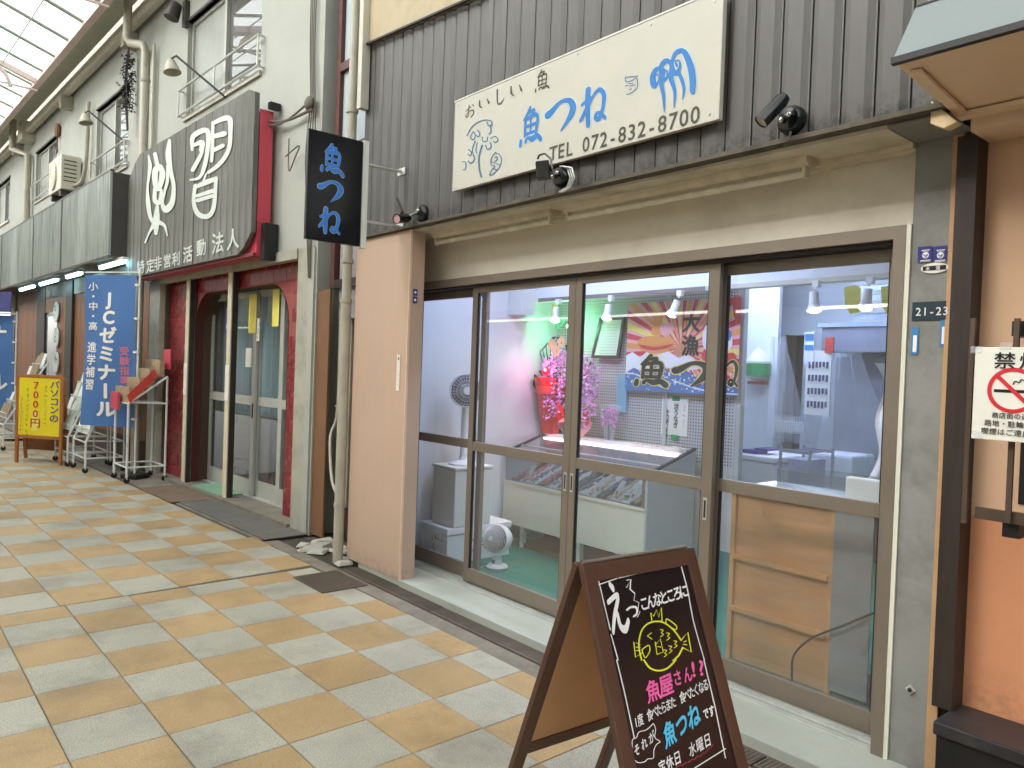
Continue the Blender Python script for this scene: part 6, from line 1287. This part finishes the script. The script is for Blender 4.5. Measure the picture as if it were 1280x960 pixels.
# ---- banners (nobori): each stands turned towards the walkway on its own frame
def frame_at(px, py, v, yaw):
    c = LM @ atL(px, py, v=v); c.z = 0
    return Matrix.Translation(c) @ Matrix.Rotation(R(yaw), 4, 'Z')
def atM(M, px, py, v=0.):
    Mi = M.inverted(); o = Mi @ ORG; d = Mi.to_3x3() @ _ray(px, py); return o+d*((v-o.y)/d.y)
def nobori(M, px0, px1, py0, py1, texts, label, m=m_navy):
    ym = (py0+py1)/2; xm = (px0+px1)/2
    u0, u1 = atM(M, px0, ym).x, atM(M, px1, ym).x; zt_, zb_ = atM(M, xm, py0).z, atM(M, xm, py1).z
    t = thing('nobori_banner', M.translation, label, 'banner', 'blue nobori banners on the arcade'); W_ = u1-u0; H_ = zt_-zb_
    f = lambda s_, r_, o=0: M @ Vector((u0+W_*s_, -o+.03*math.sin(s_*5+r_*4)*min(1, r_*2), zt_-H_*r_))
    b = MB(); b.grid(lambda s_, r_: f(s_, r_), 14, 30); b.build('cloth', m, t, smooth=True)
    b = MB(M); pu = u1+.04; b.tube([(pu, .02, .05), (pu, .02, zt_+.08)], .014, 8); b.tube([(pu, .02, zt_+.04), (u0-.02, .02, zt_+.04)], .009, 6)
    b.build('pole', m_wire, t); b = MB(M); b.box(pu-.13, pu+.13, -.1, .16, .0, .07); b.build('base', m_caster, t, bevel=.02)
    for k in range(5): MB(M).box(u1-.02, pu+.02, -.005, .035, zb_+H_*(.05+.22*k), zb_+H_*(.05+.22*k)+.03).build('loop', m_wire, t)
    for (s_, cx, r0, sx, sz, step, mm, bold) in texts:
        b = MB()
        for k, ch in enumerate(s_):
            if ch == ' ': continue
            vs, fs, adv = glyph(ch, bold)
            if ch == 'ー': vs = [Vector((-(p.y-.36), p.x+.36, p.z)) for p in vs]
            b.add([f(cx+p.x*sx, r0+k*step-(p.y-.36)*sz, .006+p.z) for p in vs], fs)
        b.build('lettering', mm, t)
    return t
M1 = frame_at(137, 440, -.54, 34)
nobori(M1, 104, 168, 344, 533, [('JCゼミナール', .50, .155, .36, .115, .122, m_wht, .045), ('小・中・高', .17, .075, .20, .06, .066, m_wht, .02), ('進学補習', .17, .48, .22, .075, .083, m_wht, .02), ('受験指導', .82, .50, .17, .06, .064, m_pink, .03)], 'tall blue cram school banner in front of the timber shop front')
M2 = frame_at(5, 440, -.9, 40)
nobori(M2, -40, 16, 394, 510, [('ナール', .68, .2, .40, .2, .26, m_wht, .035)], 'blue banner cut off by the left edge of the view')
c = atM(M2, 0, 378, -.1); MB(M2).box(c.x-1.0, c.x+.24, -.14, -.10, c.z-.17, c.z+.19).build('purple_sign', m_navy2, label='purple shop sign hanging at the far left edge', cat='sign')
# ---- yellow A-board
M3 = frame_at(48, 566, -1.02, 38)
q = [atM(M3, 25, 471), atM(M3, 75, 474), atM(M3, 74, 545), atM(M3, 21, 544)]
yb = thing('yellow_signboard', M3.translation, 'orange framed yellow signboard standing among the leaflet racks', 'signboard')
u0, u1 = (q[0].x+q[3].x)/2, (q[1].x+q[2].x)/2; zt_, zb_ = (q[0].z+q[1].z)/2, (q[2].z+q[3].z)/2; t_ = .045
b = MB(M3).box(u0-t_, u1+t_, 0, .03, zt_, zt_+t_).box(u0-t_, u1+t_, 0, .03, zb_-t_, zb_).box(u0-t_, u0, 0, .03, zb_, zt_).box(u1, u1+t_, 0, .03, zb_, zt_); b.build('frame', m_owood, yb)
MB(M3).box(u0, u1, .005, .02, zb_, zt_).build('yellow_panel', m_yel, yb)
for u in (u0-t_/2, u1+t_/2): MB(M3).bar((u, .015, .0), (u, .015, zb_-t_), .045, .03).build('leg', m_owood, yb); MB(M3).bar((u-.32, .50, .0), (u, .045, zt_), .045, .03).build('back_leg', m_owood, yb)
MB(M3).add([(u0-.30, .46, .14), (u1-.28, .46, .14), (u1, .06, zt_), (u0-.02, .06, zt_)], [(0, 1, 2, 3)]).build('back_panel', m_brownw, yb)
H_ = zt_-zb_; W_ = u1-u0
for s_, cx, em, m_, z0_ in (('パソコンの', .87, .15, m_purple, .06), ('7000円', .42, .17, m_redink, .08), (9, .66, .07, m_grn, .06), (10, .22, .075, m_grn, .14), (8, .08, .065, m_grn, .3)):
    b = MB(M3)
    if isinstance(s_, int): marks(b, s_, (u0+W_*cx, -.001, zt_-H_*z0_-.06), (em*.9, 0, 0), (0, 0, em*.9), 1.1, s_).build('small_lettering', m_, yb); continue
    letters(b, s_, (u0+W_*cx, -.001, zt_-H_*z0_-.04), (em*1.1, 0, 0), (0, 0, em*.85), .02, vert=True, step=.95); b.build('lettering', m_, yb)
MB(M3).box(u0+W_*.34, u0+W_*.5, .0, .004, zb_+H_*.08, zb_+H_*.4).build('pale_patch', m_yelp, yb)
# ---- wire leaflet racks
def rack(u0, u1, v0, v1, h, label, tiers=6, seed=1, leaf=m_paperg, step=True):
    t = thing('leaflet_rack', LW((u0+u1)/2, v0, 0), label, 'leaflet rack', 'wire leaflet racks by the timber shop front'); rg = random.Random(seed)
    zf, zb2_ = (.42 if tiers else h-.35), h
    for u in (u0, u1):
        b = MB(LM); b.tube([(u, v0, .05), (u, v0, zf), (u, v1, zb2_), ], .016, 6); b.tube([(u, v1, .05), (u, v1, zb2_)], .014, 6); b.tube([(u, v0, .2), (u, v1, .2)], .012, 6); b.tube([(u, v0, zf+.02), (u, v1, zf+.0)], .012, 6); b.build('side_frame', m_wire, t)
        for v in (v0, v1): MB(LM).lathe([(.02, -.012), (.038, -.012), (.038, .012), (.02, .012)], (u, v, .038), (1, 0, 0), 12).build('caster', m_caster, t)
    b = MB(LM)
    for v, z in ((v0, .2), (v1, .2), (v0, zf), (v1, zf)): b.tube([(u0, v, z), (u1, v, z)], .010, 6)
    b.build('cross_bars', m_wire, t, kind='stuff')
    for k in range(tiers):
        f = (k+.5)/tiers; v = v0+(v1-v0)*f; z = zf+(zb2_-zf)*f; b = MB(LM)
        b.tube([(u0, v-.02, z), (u1, v-.02, z)], .007, 5).tube([(u0, v-.03, z+.08), (u1, v-.03, z+.08)], .007, 5)
        nn = 7
        for j in range(nn+1): u = u0+(u1-u0)*j/nn; b.tube([(u, v-.02, z), (u, v-.03, z+.08)], .005, 4)
        b.build('wire_tray', m_wire, t, kind='stuff')
        wn = 3
        for j in range(wn):
            a = u0+(u1-u0)*(j+.08)/wn; c = u0+(u1-u0)*(j+.9)/wn; hh = rg.uniform(.20, .28); MB(LM).add([(a, v-.02, z), (c, v-.02, z), (c, v+.05, z+hh), (a, v+.05, z+hh), (a, v-.005, z), (c, v-.005, z), (c, v+.065, z+hh), (a, v+.065, z+hh)], [(0, 3, 2, 1), (4, 5, 6, 7), (0, 1, 5, 4), (1, 2, 6, 5), (2, 3, 7, 6), (3, 0, 4, 7)]).build('leaflet_stack', leaf if rg.random() < .7 else m_foam, t)
    return t
rack(-6.5, -5.75, -.74, -.22, 1.62, 'white wire rack of pale green leaflets right of the yellow signboard', 6, 1)
rack(-5.6, -4.95, -.70, -.22, 1.50, 'white wire rack of pale leaflets tucked behind the tall blue banner', 5, 2)
rack(-8.9, -8.15, -1.15, -.55, 1.45, 'white wire rack cut by the left edge of the view', 5, 3, leaf=m_papero)
t = rack(-4.35, -3.80, -.50, -.04, 1.36, 'tall white magazine rack with red cards beside the tiled entrance', 0, 4, leaf=m_papero)
MB(LM).prism([(-3.74, -.50, 1.02), (-3.74, -.18, 1.36), (-3.74, -.22, 1.46), (-3.74, -.54, 1.12)], (.006, 0, 0)).build('red_side_card', m_redink, t); MB(LM).box(-4.0, -3.74, -.03, -.02, 1.46, 1.72).build('red_top_card', m_redp, t)
for k in range(4): MB(LM).box(-4.38, -3.80, -.50+.12*k, -.44+.12*k, 1.0+.12*k, 1.22+.12*k).build('magazine_stack', m_papero, t)
MB(LM).box(-4.37, -4.05, -.56, -.53, .92, 1.14).build('red_front_card', m_redp, t)
# ================================================================== ARCADE ROOF
RV, RZ, SL = -.6, 6.47, .325
ar = thing('arcade_roof', LW(-10, -3, 6.47), 'translucent white arcade roof on pinkish steel trusses', 'roof')
C0, C1 = -34, 18
half = 2.6
def rp(u, v, o=0): return (u, v, RZ+SL*(-(v-RV)) + o) if v > RV-half else (u, v, RZ+SL*half-SL*(-(v-RV)-half)+o)
nb = int((C1-C0)/.9)
for side in (0, 1):
    va, vb = (RV, RV-half) if side == 0 else (RV-half, RV-2*half)
    for k in range(nb):
        a = C0+k*.9
        b = MB(LM); m_ = 12
        b.grid(lambda s_, r_: Vector((a+.02+.86*s_, va+(vb-va)*r_, rp(0, va+(vb-va)*r_)[2]+.03+.016*math.sin(s_*2*math.pi*6))), 24, 1); b.build('roof_sheet', m_roof, ar, smooth=True)
    b = MB(LM)
    for k in range(nb+1): a = C0+k*.9; b.bar(rp(a, va), rp(a, vb), .10, .02)
    b.build('rafters', m_rafter, ar, kind='stuff')
b = MB(LM)
for k in range(1, 5):
    for vv in (RV-half*k/5, RV-2*half+half*k/5): b.bar(rp(C0, vv, -.03), rp(C1, vv, -.03), .014, .014)
b.build('purlins', m_rafter, ar, kind='stuff')
for v in (RV+.03, RV-2*half-.03): MB(LM).box(C0, C1, v-.05, v+.05, RZ-.06, RZ+.10).build('edge_beam', m_roofb, ar)
lowb = MB(LM); lowb.box(C0, C1, RV+.06, RV+.10, RZ-.02, RZ+.06); lowb.build('edge_flashing', m_pipe, ar)
for k in range(-6, 4):
    u = -9.3+k*4.5
    b = MB(LM); b.bar(rp(u, RV, -.05), rp(u, RV-half, -.05), .07, .09).bar(rp(u, RV-half, -.05), rp(u, RV-2*half, -.05), .07, .09).bar(rp(u, RV, -.2), (u, RV-2*half, RZ-.2), .03, .03); b.build('truss', m_roofb, ar)
    pts = [(u, RV-half-2.2*math.cos(a), RZ-.25+.8*math.sin(a)) for a in [math.pi*j/14 for j in range(15)]]
    MB(LM).tube(pts, .035, 8).build('arch_rib', m_roofb, ar, smooth=True)
# ---- opposite side of the street (seen only in reflections) and street ends
ob = thing('opposite_building', (-6, -4.5, 0), 'long plain shop row across the arcade with grey shutters', 'building')
bx('wall', m_opp, (-40, 14, -4.6, -4.2, 2.9, 7.2), ob)
for k in range(13):
    x = -40+k*4.2; bx('shutter', m_shut if k % 3 else m_brownw, (x+.3, x+3.9, -4.3, -4.2, 0, 2.7), ob); bx('pier', m_opp, (x-.3, x+.3, -4.5, -4.18, 0, 2.9), ob)
    bx('canopy', m_awn, (x+.2, x+4.0, -4.2, -3.6, 2.75, 2.88), ob)
